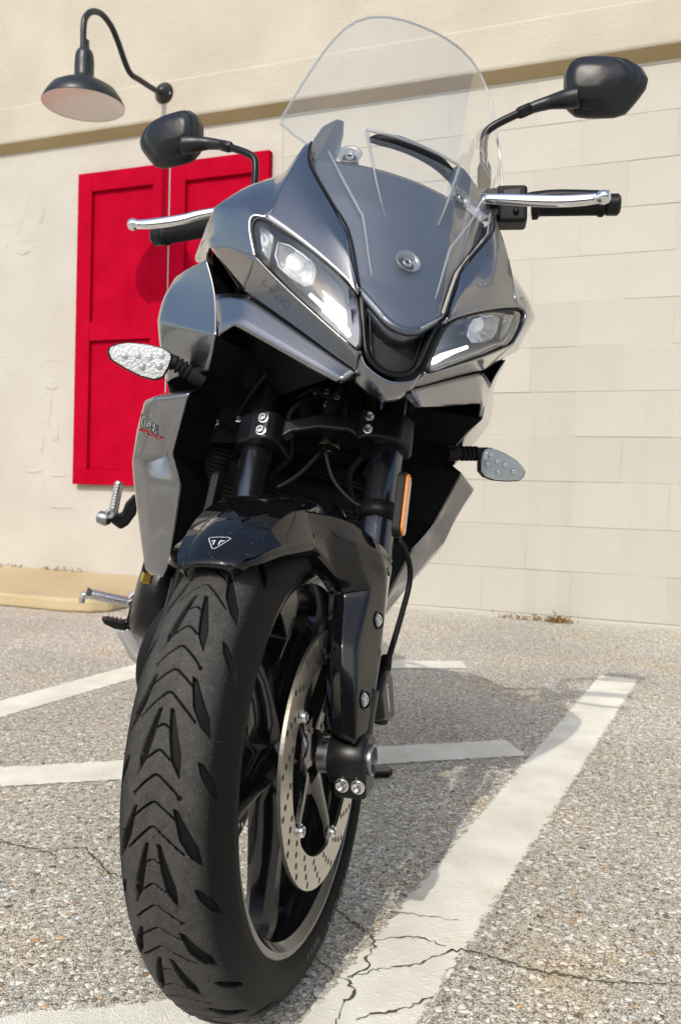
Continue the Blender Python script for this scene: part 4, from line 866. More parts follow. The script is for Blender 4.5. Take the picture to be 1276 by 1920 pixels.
# edge bead so the rim of the acrylic catches light
rim = [sheet(W, z) for z, W in zip(zz, Wz)][::1] + [sheet(-W, z) for z, W in list(zip(zz, Wz))[::-1]]
part('screen_edge', tube(np.array(rim)[2:-2], .0021, 8, 1, False), M_EDGE, ws)
sl_e = [sheet(w_, 1.1818) for w_ in np.linspace(-.0775, .0775, 31)]; part('slot_edge', tube(np.array(sl_e), .0026, 8, 1, False), M_EDGE, ws)
for s in (-1, 1):
    part('channel_edge', tube([sheet(s * w_, z, -.0005) for w_, z in ((.0775, 1.1818), (.070, 1.15), (.0555, 1.09), (.044, 1.05))], [.0024, .002, .0014, .0006], 8, 5), M_EDGE, ws)
    part('screen_rib', tube([sheet(s * w_, z, -.001) for w_, z in ((.125, 1.128), (.098, 1.075), (.073, 1.030), (.066, 1.015), (.052, .950), (.046, .925))], [.0012, .0022, .0022, .0022, .0016, .0006], 8, 5), M_EDGE, ws)
m_cup = thin_glass('cup_acrylic', (.70, .74, .77), .03, 2.0, .10)
def screen_bolt(P, n_, r_=.0165):
    part('bolt_cup', lathe([(r_ * .72, -.009), (r_ * .8, -.006), (r_, .0), (r_ * 1.06, .002), (r_ * .98, .003), (r_ * .75, -.003), (r_ * .6, -.008)], P, n_, 36), m_cup, ws)
    part('rubber_washer', lathe([(.0105, -.010), (.0105, -.005), (.006, -.004)], P, n_, 28), M_RUBBER, ws)
    bolt(P - n_ * .006, n_, .0066, .0055, M_ZINC, ws, 'screen_bolt')
nb_ = np.array([0, -.88, .47]); screen_bolt(sheet(0, .966, -.002), nb_, .0175)
for s in (-1, 1):
    q = np.array([.093 * s, .166, 1.135]); n_ = np.array([.36 * s, -.80, .47]); n_ /= np.linalg.norm(n_); screen_bolt(q, n_, .0185)
    part('screen_boss', lathe([(.015, -.035), (.0135, -.012)], q, n_, 24), M_NOSE, ws)
wl = [[sheet(w_, z, -.0022) for w_, z in ((.118, 1.262), (.152, 1.232), (.152, 1.215), (.118, 1.245))]]
a, b_, c, d = wl[0]
lines = [(0, 0, 1, 0), (1, 0, 1, 1), (1, 1, 0, 1), (0, 1, 0, 0), (.12, .75, .28, .15), (.28, .15, .44, .75), (.44, .75, .12, .75), (.55, .2, .9, .25), (.9, .25, .85, .75), (.85, .75, .55, .7), (.55, .7, .55, .2)]
V, F = [], []
for x0, y0, x1, y1 in lines:
    P0, P1 = [sheet(.108 + .058 * x, 1.262 - .030 * y - .030 * x, -.0022) for x, y in ((x0, y0), (x1, y1))]; t_ = P1 - P0; t_ /= np.linalg.norm(t_) + 1e-9; sd = np.cross(t_, [0, -.9, .4]) * .00028; k = len(V); V += [P0 - sd, P0 + sd, P1 + sd, P1 - sd]; F.append((k, k + 1, k + 2, k + 3))
part('warning_print', (V, F), simple('etched_print', (.8, .82, .85), .6), ws, smooth=False)
# nose panel under the screen
zn = np.linspace(.860, 1.118, 40); V = []; nw = 41
topz = lambda u: 1.095 - .075 * abs(u) ** 2.2
for q in np.linspace(0, 1, 40):
    for u in np.linspace(-1, 1, nw):
        z1 = .860 + (1.118 - .860) * q; Wq = np.interp(z1, [a for a, _ in ZW], [b_ for _, b_ in ZW]) - .0035; w_ = u * Wq
        ext = np.interp(abs(w_), [0, .06, .085, .11], [0, -.012, -.004, 0]) * np.clip((z1 - 1.02) / .06, 0, 1)
        V.append(sheet(w_, z1, .0115 + .010 * np.clip((z1 - 1.05) / .06, 0, 1)))
npn = part('nose_panel', (V, grid_faces(40, nw)), M_NOSE); solid(npn, .004, 1)
# thick rolled lip along the beak
lipc = [sheet(w_, z, .006) for w_, z in ((-.0620, .905), (-.045, .888), (-.031, .875), (-.020, .866), (-.008, .861), (.008, .861), (.020, .866), (.031, .875), (.045, .888), (.0620, .905))]
part('beak_lip', tube(lipc, .0065, 12, 5), M_NOSE, npn)
V = [p for z_, o_ in ((.0, .004), (-.010, .008), (-.018, .024)) for p in [np.array([q[0] * (1 + z_ * 1.5), q[1] + o_, q[2] + z_]) for q in lipc]]
bk = part('beak_underside', (V, grid_faces(3, len(lipc))), M_NOSE, npn); solid(bk, .003)
for s in (-1, 1):                                                           # raised arms either side of the instruments
    ap_ = ((578, 276, .185), (590, 256, .205), (604, 236, .235), (630, 222, .258), (645, 226, .259), (644, 250, .245), (636, 285, .222), (622, 312, .205), (604, 326, .195), (588, 305, .187))
    a0 = [R(u, v, y=y) for u, v, y in ap_]; a1 = [p + np.array([-.004, .016, .0]) for p in a0]; g = loft([a0, a1])
    ar = part('screen_arm', g if s > 0 else mirrored(g), M_NOSE, smooth=False); bev(ar, .003, 3)
# instrument hood: black arch seen through the slot
arch = [B(u, v, y=y) for u, v, y in ((692, 262, .262), (712, 262, .252), (745, 268, .246), (785, 284, .246), (820, 305, .252), (843, 328, .262), (852, 345, .275))]
part('instrument_hood', tube(arch, [.004, .0095, .0115, .0115, .0115, .010, .006], 14, 4), M_PLASTIC)
part('instrument_panel', box((0, .335, 1.10), (.15, .02, .08), (EX, np.array([0, .9, .43]), np.array([0, -.43, .9]))), M_SATIN, smooth=False)
# ---------------- chin: black surround, grille and painted keel
cs = [np.array(p) for p in ((.0605, .004, .900), (.050, -.008, .855), (.043, -.020, .822), (.030, -.022, .806), (.014, -.024, .799), (0, -.025, .797))]
chin = [MR(p) for p in cs] + cs[::-1][1:]
inner = [np.array([p[0] * .80, p[1] + .004, .797 + (p[2] - .797) * .90 + .009]) for p in chin]; deep = [p + np.array([0, .014, 0]) for p in inner]
nck = len(chin); V = chin + [(a + b_) / 2 + np.array([0, -.004, 0]) for a, b_ in zip(chin, inner)] + inner + deep
ch = part('chin_surround', (V, grid_faces(4, nck)), M_SATIN); crease(ch, 30, .7, .9); sub(ch, 2); solid(ch, .003)
gr_c = np.mean(deep, 0); V = deep + [gr_c + np.array([0, -.004, .02])]; part('chin_grille', (V, [(i, i + 1, nck) for i in range(nck - 1)] + [(nck - 1, 0, nck)]), M_GRILLE, ch)
gi = [np.array([p[0] * .86, p[1] - .003, .80 + (p[2] - .80) * .86]) for p in inner]; part('grille_frame', tube(gi, .0016, 8, 4), M_SATIN, ch)
# tooth mark decal-like scuff left on the grille
part('chin_back', ([MR(HU) + np.array([0, .03, .01]), HU + np.array([0, .03, .01]), HB + np.array([-.02, .06, -.02]), MR(HB + np.array([-.02, .06, -.02]))], [(0, 1, 2, 3)]), M_DARK, ch, smooth=False)
keel = [[MR(HB) + np.array([.004, -.002, -.006]), np.array([-.030, -.026, .802]), np.array([0, -.030, .792]), np.array([.030, -.026, .802]), HB + np.array([-.004, -.002, -.006])],
        [MR(FT_I), np.array([-.026, -.020, .788]), np.array([0, -.024, .779]), np.array([.026, -.020, .788]), FT_I],
        [MR(FT_I) + np.array([.004, .012, -.010]), np.array([-.022, -.006, .776]), np.array([0, -.010, .768]), np.array([.022, -.006, .776]), FT_I + np.array([-.004, .012, -.010])]]
kl = part('chin_keel', patch(keel, 4), M_SILVER); solid(kl, .003)
# ---------------- turn signals
m, t, b, N, L = new_mat('signal_bowl'); setp(b, col=(.58, .60, .61), metal=.3, rough=.3)
tc = N('ShaderNodeTexCoord').outputs['Object']; v = N('ShaderNodeTexVoronoi'); v.inputs['Scale'].default_value = 240; L(tc, v.inputs['Vector']); bp = N('ShaderNodeBump'); bp.inputs['Strength'].default_value = .5; bp.inputs['Distance'].default_value = .0012; L(v.outputs['Distance'], bp.inputs['Height']); L(bp.outputs[0], b.inputs['Normal']); M_SIGBACK = m
for s in (-1, 1):
    mm = (lambda g: g) if s > 0 else mirrored
    ol = [(903, 848), (907, 842), (914, 840.5), (923, 841), (945, 850), (965, 862), (976, 873), (983, 884), (981, 893), (972, 901), (950, 902), (925, 900), (908, 894), (900, 884), (900, 865)]
    tp = np.array([np.array(B(u, v, y=.236 + .016 * (u - 900) / 83)) for u, v in ol]); cn = tp.mean(0)
    rg = lambda k, dy: [np.array([(cn + (p - cn) * k)[0], (cn + (p - cn) * k)[1] + dy, (cn + (p - cn) * k)[2]]) for p in tp]
    hsg = part('turn_signal', mm(loft([rg(.98, .001), rg(1.045, .003), rg(1.03, .009), rg(.96, .018), rg(.75, .032), rg(.3, .038)])), M_SATIN); autosmooth(hsg, 24)
    ln_ = part('signal_lens', mm(loft([rg(.97, .004), rg(.985, -.003), rg(.95, -.0085), rg(.86, -.0110), rg(.40, -.0125)])), M_SIGLENS, hsg); autosmooth(ln_, 20)
    part('signal_bowl', mm((rg(.97, -.0008), [tuple(range(len(ol)))])), M_SIGBACK, hsg, smooth=False)
    for (u, v) in ((917, 852), (912, 870), (930, 865), (945, 872), (932, 885), (960, 884)):
        q = np.array(B(u, v, y=.236 + .016 * (u - 900) / 83)); part('signal_reflector', mm(lathe([(.0058, .0), (.0040, .003), (.0012, .0042)], q + np.array([0, -.0012, 0]), -EY, 14)), M_LSILV, hsg)
    a, b_ = np.array((.204, .245, .757)), np.array((.272, .250, .776)); d = b_ - a; ln2 = np.linalg.norm(d)
    prof = [(.0125, 0), (.0125, ln2 * .30)]
    for k in range(4): z0 = ln2 * (.34 + .11 * k); prof += [(.0095, z0), (.0095, z0 + ln2 * .035), (.0125, z0 + ln2 * .045), (.0125, z0 + ln2 * .09)]
    prof += [(.0105, ln2 * .82), (.0105, ln2 * 1.06)]
    part('signal_stem', mm(lathe(prof, a, d, 20)), M_RUBBER, hsg, auto=35)
    # ---------------- radiator shroud
    ie = [R(355, 737, y=.205), R(340, 790, y=.232), R(323, 850, y=.262), R(340, 911, y=.255), R(328, 990, y=.278), R(315, 1062, y=.295), R(305, 1082, y=.30)]
    iy = (.205, .232, .262, .255, .278, .295, .30)
    rd = [R(u, v, y=q + .022) for (u, v), q in zip(((322, 741), (312, 800), (310, 852), (303, 900), (300, 970), (298, 1032), (293, 1078)), iy)]
    om = [R(u, v, y=q + .042) for (u, v), q in zip(((290, 744), (283, 805), (262, 862), (276, 900), (278, 970), (280, 1030), (283, 1080)), iy)]
    oe = [R(u, v, y=q + k) for (u, v), q, k in zip(((270, 752), (256, 805), (247, 866), (250, 912), (259, 980), (266, 1035), (272, 1066)), iy, (.085, .09, .07, .09, .085, .075, .06))]
    bk_ = [p + np.array([-.030, .10, 0]) for p in oe]; inn = [p + np.array([-.012, .03, 0]) for p in ie]
    rows = list(map(list, zip(inn, ie, rd, om, oe, bk_)))
    top = [p + np.array([-.01, .03, .012]) for p in rows[0]]
    V = [p for r_ in [top] + rows for p in r_]; sh_ = part('radiator_shroud', mm((V, grid_faces(len(rows) + 1, 6))), M_SILVER); crease(sh_, 14, .82, .9); sub(sh_, 3); solid(sh_, .003, -1, M_PLASTIC)
    il = [p + np.array([-.004, .006, 0]) for p in ie]; iw = [p + np.array([-.058, .085, 0]) for p in ie]
    part('shroud_inner', mm((il + iw, grid_faces(2, len(il)))), M_PLASTIC, sh_, smooth=False)
    if s < 0:
        stree = bvh(sh_); dec = []
        for txt, p0, p1, p2, fat, lift, mt, shr in (('TIGER', (263.5, 774), (298, 799), (262, 791), .045, .0006, M_WHITE, .1), ('TIGER', (263.5, 774), (298, 799), (262, 791), .012, .0011, M_BLACKD, .1), ('SPORT', (261, 799), (308, 821), (260, 807), .03, .0006, M_BLACKD, .35), ('SPORT', (261, 799), (308, 821), (260, 807), .0, .0011, M_RED, .35)):
            tg = text_geo(txt, 1.0, 0, shr, 1.0, fat); xs = [v_[0] for v_ in tg[0]]; ys = [v_[1] for v_ in tg[0]]; x0, x1, y0, y1 = min(xs), max(xs), min(ys), max(ys); V = []
            for x, y, z in tg[0]:
                fx, fy = (x - x0) / (x1 - x0), (y1 - y) / (y1 - y0); px = np.array(p0) + (np.array(p1) - p0) * fx + (np.array(p2) - p0) * fy
                V.append(next((q_ for q_ in (cast(stree, px[0] + k, px[1], lift)[0] for k in range(24)) if q_ is not None), None))
            if all(v_ is not None for v_ in V): dec.append((V, tg[1], mt))
        for V, F, mt in dec: part('lettering', (V, F), mt, sh_, smooth=False)
        tri_v = [cast(stree, u, v, .0005)[0] for u, v in ((281, 779), (291, 771), (289, 785))]
        if all(v_ is not None for v_ in tri_v): part('emblem', (tri_v, [(0, 1, 2)]), M_ALU, sh_, smooth=False)
    # ---------------- tank side panel
    c0 = [R(386, 488, y=.215), R(396, 520, y=.203), R(403, 552, y=.190), R(406, 592, y=.172), R(404, 629, y=.154), R(398, 660, y=.185), R(390, 697, y=.217)]
    c1 = [R(352, 503, y=.27), R(356, 528, y=.265), R(356, 560, y=.255), R(352, 590, y=.245), R(350, 615, y=.235), R(350, 655, y=.25), R(352, 700, y=.265)]
    c2 = [R(325, 523, y=.34), R(312, 542, y=.335), R(303, 560, y=.33), R(297, 580, y=.325), R(293, 600, y=.32), R(297, 655, y=.325), R(312, 715, y=.33)]
    c3 = [np.array(p) for p in ((.175, .50, 1.03), (.215, .50, .985), (.232, .50, .94), (.238, .50, .90), (.24, .50, .86), (.225, .50, .80), (.19, .50, .74))]
    c4 = [p + np.array([-.035, .20, -.02]) for p in c3]
    V = [p for r_ in (c0, c1, c2, c3, c4) for p in r_]; tk = part('tank_panel', mm((V, grid_faces(5, 7, flip=True))), M_SILVER); crease(tk, 26, .8, .9); sub(tk, 3); solid(tk, .003, -1, M_PLASTIC)
    part('tank_panel_inner', mm((c0 + [p + np.array([-.06, .06, 0]) for p in c0], grid_faces(2, 7))), M_PLASTIC, tk, smooth=False)
    lw = [R(u, v, y=.335) for u, v in ((312, 712), (398, 680), (470, 700), (470, 830), (352, 830), (346, 742), (320, 738))]
    part('inner_panel', mm(prism(lw, (0, .01, 0))), M_PLASTIC, tk, smooth=False)
# print under the right lamp: triangle, book and lamp symbols
lc = [o for o in bike.children_recursive if o.name.startswith('lamp_cowl')][0]; lt_ = bvh(lc)
g = join(ribbon_on(lt_, [(490, 533), (497, 522.5), (500.5, 538)], .00026, True), ribbon_on(lt_, [(505, 547), (508, 538), (513, 545), (520, 552), (516.5, 560.5), (511, 552)], .00026, True), ribbon_on(lt_, [(525, 554), (531, 559)], .00026), ribbon_on(lt_, [(524, 559), (530, 564)], .00026), ribbon_on(lt_, [(523, 564), (529, 569)], .00026), ribbon_on(lt_, [(534, 562), (540, 566), (542, 573), (539, 578), (533, 575), (531, 568)], .0003, True))
part('warning_print', g, M_BLACKD, lc, smooth=False)
# ------------------------------------------------------------------ handlebar group (turns with the fork)
GB = S(1140, 384, y=.398); GI = S(1000, 386, y=.380)
GB, GI = GB + np.array([0, 0, .013]), GI + np.array([0, 0, .013])
hb = part('handlebar', steered(tube([GB * [-1, 1, 1], GI * [-1, 1, 1], (-.17, .352, 1.10), (-.10, .335, 1.06), (0, .330, 1.055), (.10, .335, 1.06), (.17, .352, 1.10), GI, GB], .011, 16, 5)), M_SATIN)
for s in (-1, 1):
    mm = (lambda g: steered(g)) if s > 0 else (lambda g: steered(mirrored(g)))
    if s > 0: GB, GI = GB - np.array([0, 0, .013]), GI - np.array([0, 0, .013])          # raised a little for the first (throttle) side only
    d = GB - GI; ln = np.linalg.norm(d); d = d / ln
    prof = [(.0125, -.004), (.0225, -.002), (.0225, .006), (.0175, .010)]
    for k in range(16): z0 = .012 + (ln - .03) * k / 16; prof += [(.0172, z0), (.0172, z0 + .0042), (.0164, z0 + .0048), (.0164, z0 + .006)]
    prof += [(.0172, ln - .018), (.0195, ln - .015), (.0195, ln - .009), (.0165, ln - .006)]
    part('grip', mm(lathe(prof, GI, d, 28)), M_RUBBER, hb, auto=40)
    part('bar_end', mm(lathe([(.0150, ln - .006), (.0178, ln - .003), (.0178, ln + .014), (.014, ln + .018)], GI, d, 28)), M_SATIN, hb, auto=40)
    # lever: flat-sided blade with a ball
    if s > 0: lv = [S(905, 372, y=.300), S(955, 374, y=.292), S(1000, 376, y=.287), S(1050, 377, y=.284), S(1100, 374, y=.284), S(1128, 370, y=.284)]
    else: lv = [MR(S(u, v, y=y)) for u, v, y in ((405, 397, .300), (370, 404, .294), (345, 411, .290), (315, 416, .286), (280, 420, .284), (252, 421, .284))]
    P = cr(lv, 5); rings = []
    for i, p in enumerate(P):
        f = i / (len(P) - 1); h = .0074 + .0028 * math.sin(math.pi * (f * .8 + .1)); dd = .0052
        rings.append([p + np.array([0, dd * math.sin(a), h * math.cos(a)]) for a in np.linspace(0, 2 * math.pi, 14, endpoint=False)])
    lo_ = part('lever', mm(loft(rings)), M_CHROME, hb)
    e = P[-1]; part('lever_ball', mm(lathe([(.0065, -.014), (.0055, -.010), (.0092, -.0045), (.0112, .002), (.0095, .0085), (.0055, .0115), (.0012, .0125)], e, P[-1] - P[-4], 24)), M_CHROME, lo_)
    sc0 = GI + d * -.036 + np.array([0, -.008, -.006]); sw = part('switch_block', mm(box(sc0, (.050, .046, .062), (d, np.cross(EZ, d) / np.linalg.norm(np.cross(EZ, d)), EZ))), M_PLASTIC, hb, smooth=False); bev(sw, .006, 3)
    part('switch_rocker', mm(box(sc0 + np.array([.004, -.0235, .012]), (.026, .006, .018))), M_SATIN, sw, smooth=False)
    part('switch_button', mm(lathe([(.005, 0), (.005, .003), (.003, .004)], sc0 + np.array([.010, -.023, -.014]), -EY, 16)), M_DARK, sw)
    part('reservoir' if s < 0 else 'clutch_perch', mm(box((.215, .335, 1.118), (.05, .05, .035))), M_SATIN, hb, smooth=False)
    # mirror
    ol = [(1055, 176), (1057, 152), (1066, 132), (1080, 120), (1098, 114), (1150, 113), (1182, 119), (1203, 132), (1214, 152), (1210, 168), (1193, 192), (1172, 215), (1150, 222), (1100, 224), (1076, 220), (1060, 206)]
    mp = np.array([S(u, v, y=.415) for u, v in ol]); cn = mp.mean(0)
    rg = lambda k, dy, sh=(0, 0): [cn + (p - cn) * k + np.array([sh[0], dy, sh[1]]) for p in mp]
    mi = part('mirror', mm(loft([rg(.95, .004), rg(1.0, .0), rg(1.0, -.008), rg(.93, -.020, (-.004, .001)), rg(.84, -.024, (-.008, .002)), rg(.72, -.038, (-.012, .002)), rg(.40, -.048, (-.020, 0)), rg(.1, -.050, (-.02, 0))])), M_MIRROR_SHELL); crease(mi, 14, .8, .5); sub(mi, 2)
    part('mirror_glass', mm((rg(.90, .0045), [tuple(range(len(ol)))])), M_MIRROR, mi, smooth=False)
    stp = [S(907, 345, y=.372), S(906, 300, y=.372), S(906, 268, y=.373), S(912, 247, y=.375), S(930, 233, y=.377), S(960, 218, y=.382), S(985, 207, y=.386)]
    part('mirror_stem', mm(tube(stp, .0068, 14, 5)), M_SATIN, mi)
    part('stem_neck', mm(tube([S(982, 208, y=.385), S(1000, 201, y=.388), S(1030, 192, y=.390), S(1060, 186, y=.386), S(1085, 182, y=.385)], [.0085, .0095, .0115, .016, .018], 18, 5)), M_MIRROR_SHELL, mi)
    part('stem_collar', mm(lathe([(.0085, -.01), (.0105, -.006), (.0105, .012), (.0085, .016)], S(980, 209, y=.385), S(1000, 201, y=.388) - S(960, 218, y=.382), 8)), M_SATIN, mi, auto=30)
    part('stem_base', mm(lathe([(.010, -.03), (.0115, -.02), (.0115, .006), (.008, .016)], S(907, 322, y=.372), EZ, 20)), M_RUBBER, mi, auto=40)
# ------------------------------------------------------------------ engine bay, tank, seat, rear
def rbox(name, c, s, mat, bv=.008, ax=None, parent=None): return bev(part(name, box(c, s, ax), mat, parent, smooth=False), bv, 3)
TI = (EX, np.array([0, .94, .34]), np.array([0, -.34, .94]))
def radiator():
    rad = rbox('radiator', (0, .345, .545), (.33, .035, .31), M_DARK, .006, (EX, np.array([0, .97, -.24]), np.array([0, .24, .97])))
    ax2 = np.array([0, .24, .97]); ay = np.array([0, .97, -.24])
    parts = [box(np.array((0, .345, .545)) + ax2 * z - ay * .019, (.30, .004, .0025), (EX, ay, ax2)) for z in np.linspace(-.145, .145, 40)]
    part('cooling_fins', join(*parts), M_SATIN, rad, smooth=False)
    return rad
radiator()
for (u, v, y_) in ((405, 792, .33), (398, 800, .33), (447, 786, .30), (590, 742, .24), (612, 735, .22), (632, 745, .20), (612, 758, .22)):
    bolt(B(u, v, y=y_), np.array([-.3, -.9, .3]), .0045, .006, M_ZINC, bike, 'fitting')
for pts in (((560, 745, .22), (590, 730, .20), (615, 745, .19), (640, 730, .18)), ((420, 800, .32), (450, 770, .28), (470, 740, .25), (500, 700, .22)), ((610, 850, .16), (625, 900, .14), (660, 940, .12), (690, 955, .11)), ((600, 850, .16), (560, 890, .13), (520, 915, .12))):
    part('cable', tube([B(u, v, y=q) for u, v, q in pts], .0032, 8, 6), M_RUBBER)
rbox('engine_block', (0, .60, .43), (.30, .34, .34), M_DARK, .03)
rbox('cylinder_head', (0, .47, .60), (.26, .22, .20), M_DARK, .02, TI)
rbox('airbox', (0, .44, .76), (.34, .08, .36), M_DARK, .02)
rbox('lower_guard', (0, .40, .62), (.36, .02, .22), M_DARK, .005)
rbox('frame_head', (0, .33, .86), (.10, .16, .26), M_DARK, .02)
for s in (-1, 1):
    part('frame_tube', tube([(.05 * s, .33, .86), (.13 * s, .46, .78), (.15 * s, .70, .66), (.14 * s, .92, .48)], .02, 12, 5), M_DARK)
    part('wiring_loom', tube([(.04 * s, .22, .78), (.07 * s, .21, .74), (.05 * s, .23, .68), (.09 * s, .26, .62)], .005, 8, 5), M_RUBBER)
    part('inner_fairing', ([(.10 * s, .10, .86), (.20 * s, .19, .90), (.20 * s, .30, .80), (.10 * s, .30, .76), (.04 * s, .06, .80)], [(0, 1, 2, 3, 4)]), M_PLASTIC, smooth=False)
part('lamp_tray', ([(-.19, .15, .885), (.19, .15, .885), (.17, .30, .98), (-.17, .30, .98), (-.05, .03, .80), (.05, .03, .80)], [(0, 1, 2, 3), (0, 4, 5, 1)]), M_DARK, smooth=False)
for k in range(3): part('exhaust_header', tube([((k - 1) * .08, .40, .56), ((k - 1) * .085, .36, .46), ((k - 1) * .07, .38, .34), ((k - 1) * .04, .48, .24), (-.02, .62, .20)], .019, 14, 5), M_ALUD)
mf = part('exhaust_muffler', loft([[np.array([-.03 + x * a, y, .235 + z * b_ + dz]) for x, z in [(math.cos(q), math.sin(q)) for q in np.linspace(0, 2 * math.pi, 16, endpoint=False)]] for y, a, b_, dz in ((.62, .05, .05, 0), (.70, .11, .07, 0), (.90, .13, .08, .01), (1.05, .11, .075, .02), (1.12, .07, .05, .025))]), M_ALUD); sub(mf, 1)
# right-hand engine covers, hoses
part('clutch_cover', lathe([(.02, .045), (.075, .04), (.09, .03), (.098, .0), (.098, -.03)], (-.155, .60, .39), -EX, 40), M_SATIN, auto=45)
part('water_hose', tube([(-.13, .37, .43), (-.165, .37, .34), (-.16, .38, .27), (-.12, .42, .22), (-.06, .45, .23)], .014, 14, 6), M_RUBBER)
part('coolant_hose', tube([(.12, .37, .43), (.16, .38, .36), (.15, .42, .28), (.10, .46, .25)], .013, 14, 6), M_RUBBER)
rbox('oil_cooler', (-.09, .36, .37), (.05, .05, .10), M_SATIN, .006)
bolt(np.array((-.150, .52, .36)), np.array([-.9, -.4, 0]) / np.linalg.norm([-.9, -.4, 0]), .008, .006, M_ZINC, bike)
rbox('brass_sensor', (-.195, .46, .425), (.018, .022, .022), simple('brass', (.55, .38, .08), .35, metal=1.0), .003)
rbox('sensor_plug', (-.195, .46, .455), (.024, .03, .045), M_RUBBER, .004)
# tank, seat, tail
tank = [[np.array([x * a, y, z0 + z * h]) for x, z in [(math.cos(q), math.sin(q)) for q in np.linspace(0, 2 * math.pi, 20, endpoint=False)]] for y, a, z0, h in ((.36, .10, .93, .08), (.42, .17, .93, .13), (.55, .20, .92, .16), (.70, .17, .90, .14), (.82, .11, .87, .10))]
sub(part('fuel_tank', loft(tank), M_SILVER), 1)
seat = [[np.array([x * a, y, z0 + z * h]) for x, z in [(math.cos(q), math.sin(q)) for q in np.linspace(0, 2 * math.pi, 16, endpoint=False)]] for y, a, z0, h in ((.78, .10, .80, .05), (.90, .14, .79, .045), (1.08, .15, .81, .05), (1.15, .13, .86, .05), (1.40, .11, .90, .045), (1.50, .06, .90, .03))]
sub(part('seat', loft(seat), M_SEAT), 1)
tail = [[np.array([x * a, y, z0 + z * h]) for x, z in [(math.cos(q), math.sin(q)) for q in np.linspace(0, 2 * math.pi, 16, endpoint=False)]] for y, a, z0, h in ((.85, .12, .70, .09), (1.10, .14, .74, .08), (1.40, .11, .81, .06), (1.58, .06, .86, .03))]
sub(part('tail_fairing', loft(tail), M_SATIN), 1)
# rear wheel
RC_ = np.array((0, 1.418, .315))
rimr = [(r_ - .0, w_ * 1.55) for r_, w_ in RIMP]
rw = part('rear_wheel', wheel_geo(RC_, rimr, .209, .07, 72), M_RIM, auto=38)
a_ = np.linspace(-80, 80, 33); tp_ = [(.2268, -.083), (.236, -.088), (.250, -.090)] + [(.2245 + .0905 * math.cos(math.radians(a)), .0905 * math.sin(math.radians(a))) for a in a_] + [(.250, .090), (.236, .088), (.2268, .083)]
rt = part('tyre', lathe(tp_, RC_, EX, 160), M_TYRE, rw); at = rt.data.attributes.new('crown', 'FLOAT', 'POINT'); at.data.foreach_set('value', np.full(len(rt.data.vertices), .55, np.float32))
for s in (-1, 1): bev(part('swingarm', prism([(.075 * s, .92, .44), (.105 * s, 1.15, .40), (.115 * s, 1.46, .34), (.115 * s, 1.46, .29), (.105 * s, 1.15, .32), (.075 * s, .92, .36)], (.028 * s, 0, 0)), M_DARK, smooth=False), .008, 3)
hg = part('rear_hugger', patch([[np.array([w_, 1.418 - r_ * math.cos(math.radians(a)), .315 + r_ * math.sin(math.radians(a))]) for w_, r_ in ((-.095, .30), (-.07, .335), (0, .345), (.07, .335), (.095, .30))] for a in (10, 40, 70, 100)], 4), M_SATIN); solid(hg, .003)
# ---------------- right side foot controls
pegA, pegB = B(245, 1130, y=.80), B(161, 1112, y=.80); d = pegB - pegA; ln = np.linalg.norm(d); d = d / ln
prof = [(.010, 0)]
for k in range(15): z0 = .004 + (ln - .016) * k / 15; prof += [(.0115, z0), (.0115, z0 + .0032), (.0085, z0 + .0040), (.0085, z0 + .0052)]
prof += [(.010, ln - .012), (.011, ln - .009), (.0135, ln - .001), (.006, ln)]
for s in (-1, 1):
    mm = (lambda g: g) if s < 0 else mirrored
    pg = part('footpeg', mm(lathe(prof, pegA, d, 18)), M_ALU, auto=35)
    part('peg_bobbin', mm(tube([pegB, pegB + np.array([-.004, 0, -.012]), pegB + np.array([-.002, 0, -.022])], [.008, .007, .006], 10, 3)), M_ALU, pg)
    hp = part('heel_plate', mm(loft([[B(u, v, y=y) for u, v in ((238, 1118), (262, 1098), (275, 1108), (272, 1150), (255, 1158), (240, 1142))] for y in (.79, .825)])), M_ALU, pg, smooth=False); bev(hp, .006, 3)
    bolt(mm(([B(247, 1132, y=.789)], []))[0][0], -EY, .009, .005, M_ALU, pg)
    # passenger peg folded up on its hanger
    hg_ = part('passenger_hanger', mm(loft([[B(u, v, y=y) for u, v in ((205, 962), (228, 962), (236, 942), (252, 925), (262, 935), (255, 965), (240, 985), (226, 993), (208, 980))] for y in (1.12, 1.16)])), M_SATIN, smooth=False); bev(hg_, .006, 3)
    a, b_ = B(212, 965, y=1.13), B(221, 918, y=1.13); part('passenger_peg', mm(lathe([(.010, 0), (.012, .006)] + [q for k in range(9) for q in ((.012, .008 + k * .0075), (.012, .011 + k * .0075), (.0105, .0115 + k * .0075), (.0105, .015 + k * .0075))] + [(.011, .078), (.008, .084)], a, b_ - a, 16)), M_ALU, hg_, auto=35)
    part('peg_pivot', mm(lathe([(.016, -.02), (.018, 0), (.013, .008)], B(200, 973, y=1.13), np.array([.8, -.5, 0]), 18)), M_ALUD, hg_, auto=40)
    bolt(mm(([B(207, 963, y=1.115)], []))[0][0], -EY, .010, .005, M_ALU, hg_)
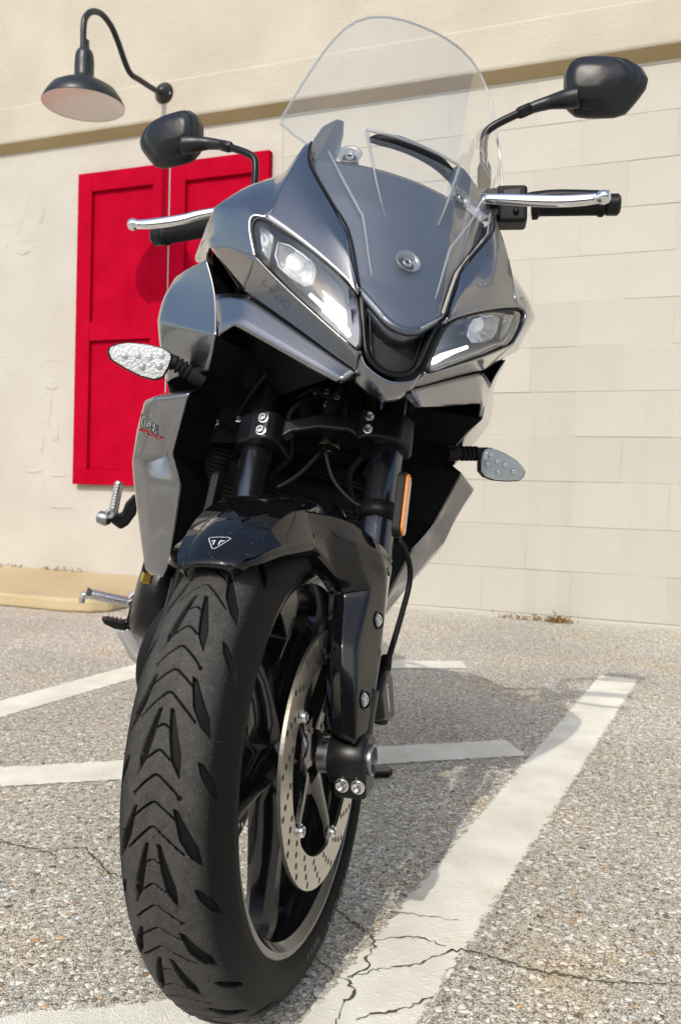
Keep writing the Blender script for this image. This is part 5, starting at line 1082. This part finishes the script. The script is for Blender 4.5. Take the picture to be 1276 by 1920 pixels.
# brake pedal with serrated pad
bp_ = [B(190, 1158, y=.70), B(200, 1157, y=.70), B(232, 1164, y=.70), B(238, 1170, y=.70), B(237, 1181, y=.70), B(215, 1177, y=.70), B(196, 1168, y=.70)]
pdl = part('brake_pedal', loft([[p + np.array([0, o_, 0]) for p in bp_] for o_ in (-.016, .016)]), M_SATIN, smooth=False); bev(pdl, .003, 2)
part('pedal_arm', tube([B(232, 1168, y=.70), B(255, 1166, y=.71), B(270, 1160, y=.74), B(282, 1140, y=.80)], [.008, .009, .010, .011], 12, 4), M_SATIN, pdl)
rbox('pedal_link', B(248, 1158, y=.72), (.02, .012, .05), M_SATIN, .003, None, pdl)
for u in (203, 211, 219, 227): part('pedal_tooth', box(B(u, 1160 + (u - 203) * .15, y=.70), (.004, .03, .007)), M_SATIN, pdl, smooth=False)
sil_ = part('collector_pipe', tube([B(238, 1172, y=.95), B(255, 1195, y=.95), B(268, 1215, y=.95), B(290, 1225, y=.95)], [.03, .034, .036, .036], 18, 5), M_ALU)
# gear lever on the far side
part('gear_lever', tube([(.17, .84, .30), (.19, .74, .30), (.24, .70, .31)], .007, 10, 4), M_SATIN)
# side stand: down on the ground on the left
gx = ground(712, 1452); ft = lean(np.array([gx[0], gx[1], .004]), -LEAN)[0]
ssn = part('side_stand', tube([(.13, .70, .30), (.15, .70, .27), ft + np.array([-.02, 0, .02])], [.013, .012, .010], 14, 5), M_SATIN)
fv = [lean(np.array([*ground(u, v)[:2], .001]), -LEAN)[0] for u, v in ((686, 1448), (700, 1444), (730, 1448), (736, 1454), (728, 1460), (690, 1460))]
uz = lean(np.array([0, 0, .014]), -LEAN)[0]
bev(part('stand_foot', prism(fv, uz), M_SATIN, ssn, smooth=False), .003, 2)
# licence plate bracket and rear lamp complete the tail
rbox('plate_bracket', (0, 1.62, .72), (.18, .01, .14), M_SATIN, .004, (EX, np.array([0, .87, .5]), np.array([0, -.5, .87])))
rbox('tail_lamp', (0, 1.585, .855), (.10, .03, .03), M_RED, .006)
# rest the tyre exactly on the asphalt
bpy.context.view_layer.update()
lowz = min((lean(VT[::7])[:, 2]).min(), 1); print('LOWZ', lowz); bike.location.z = .0
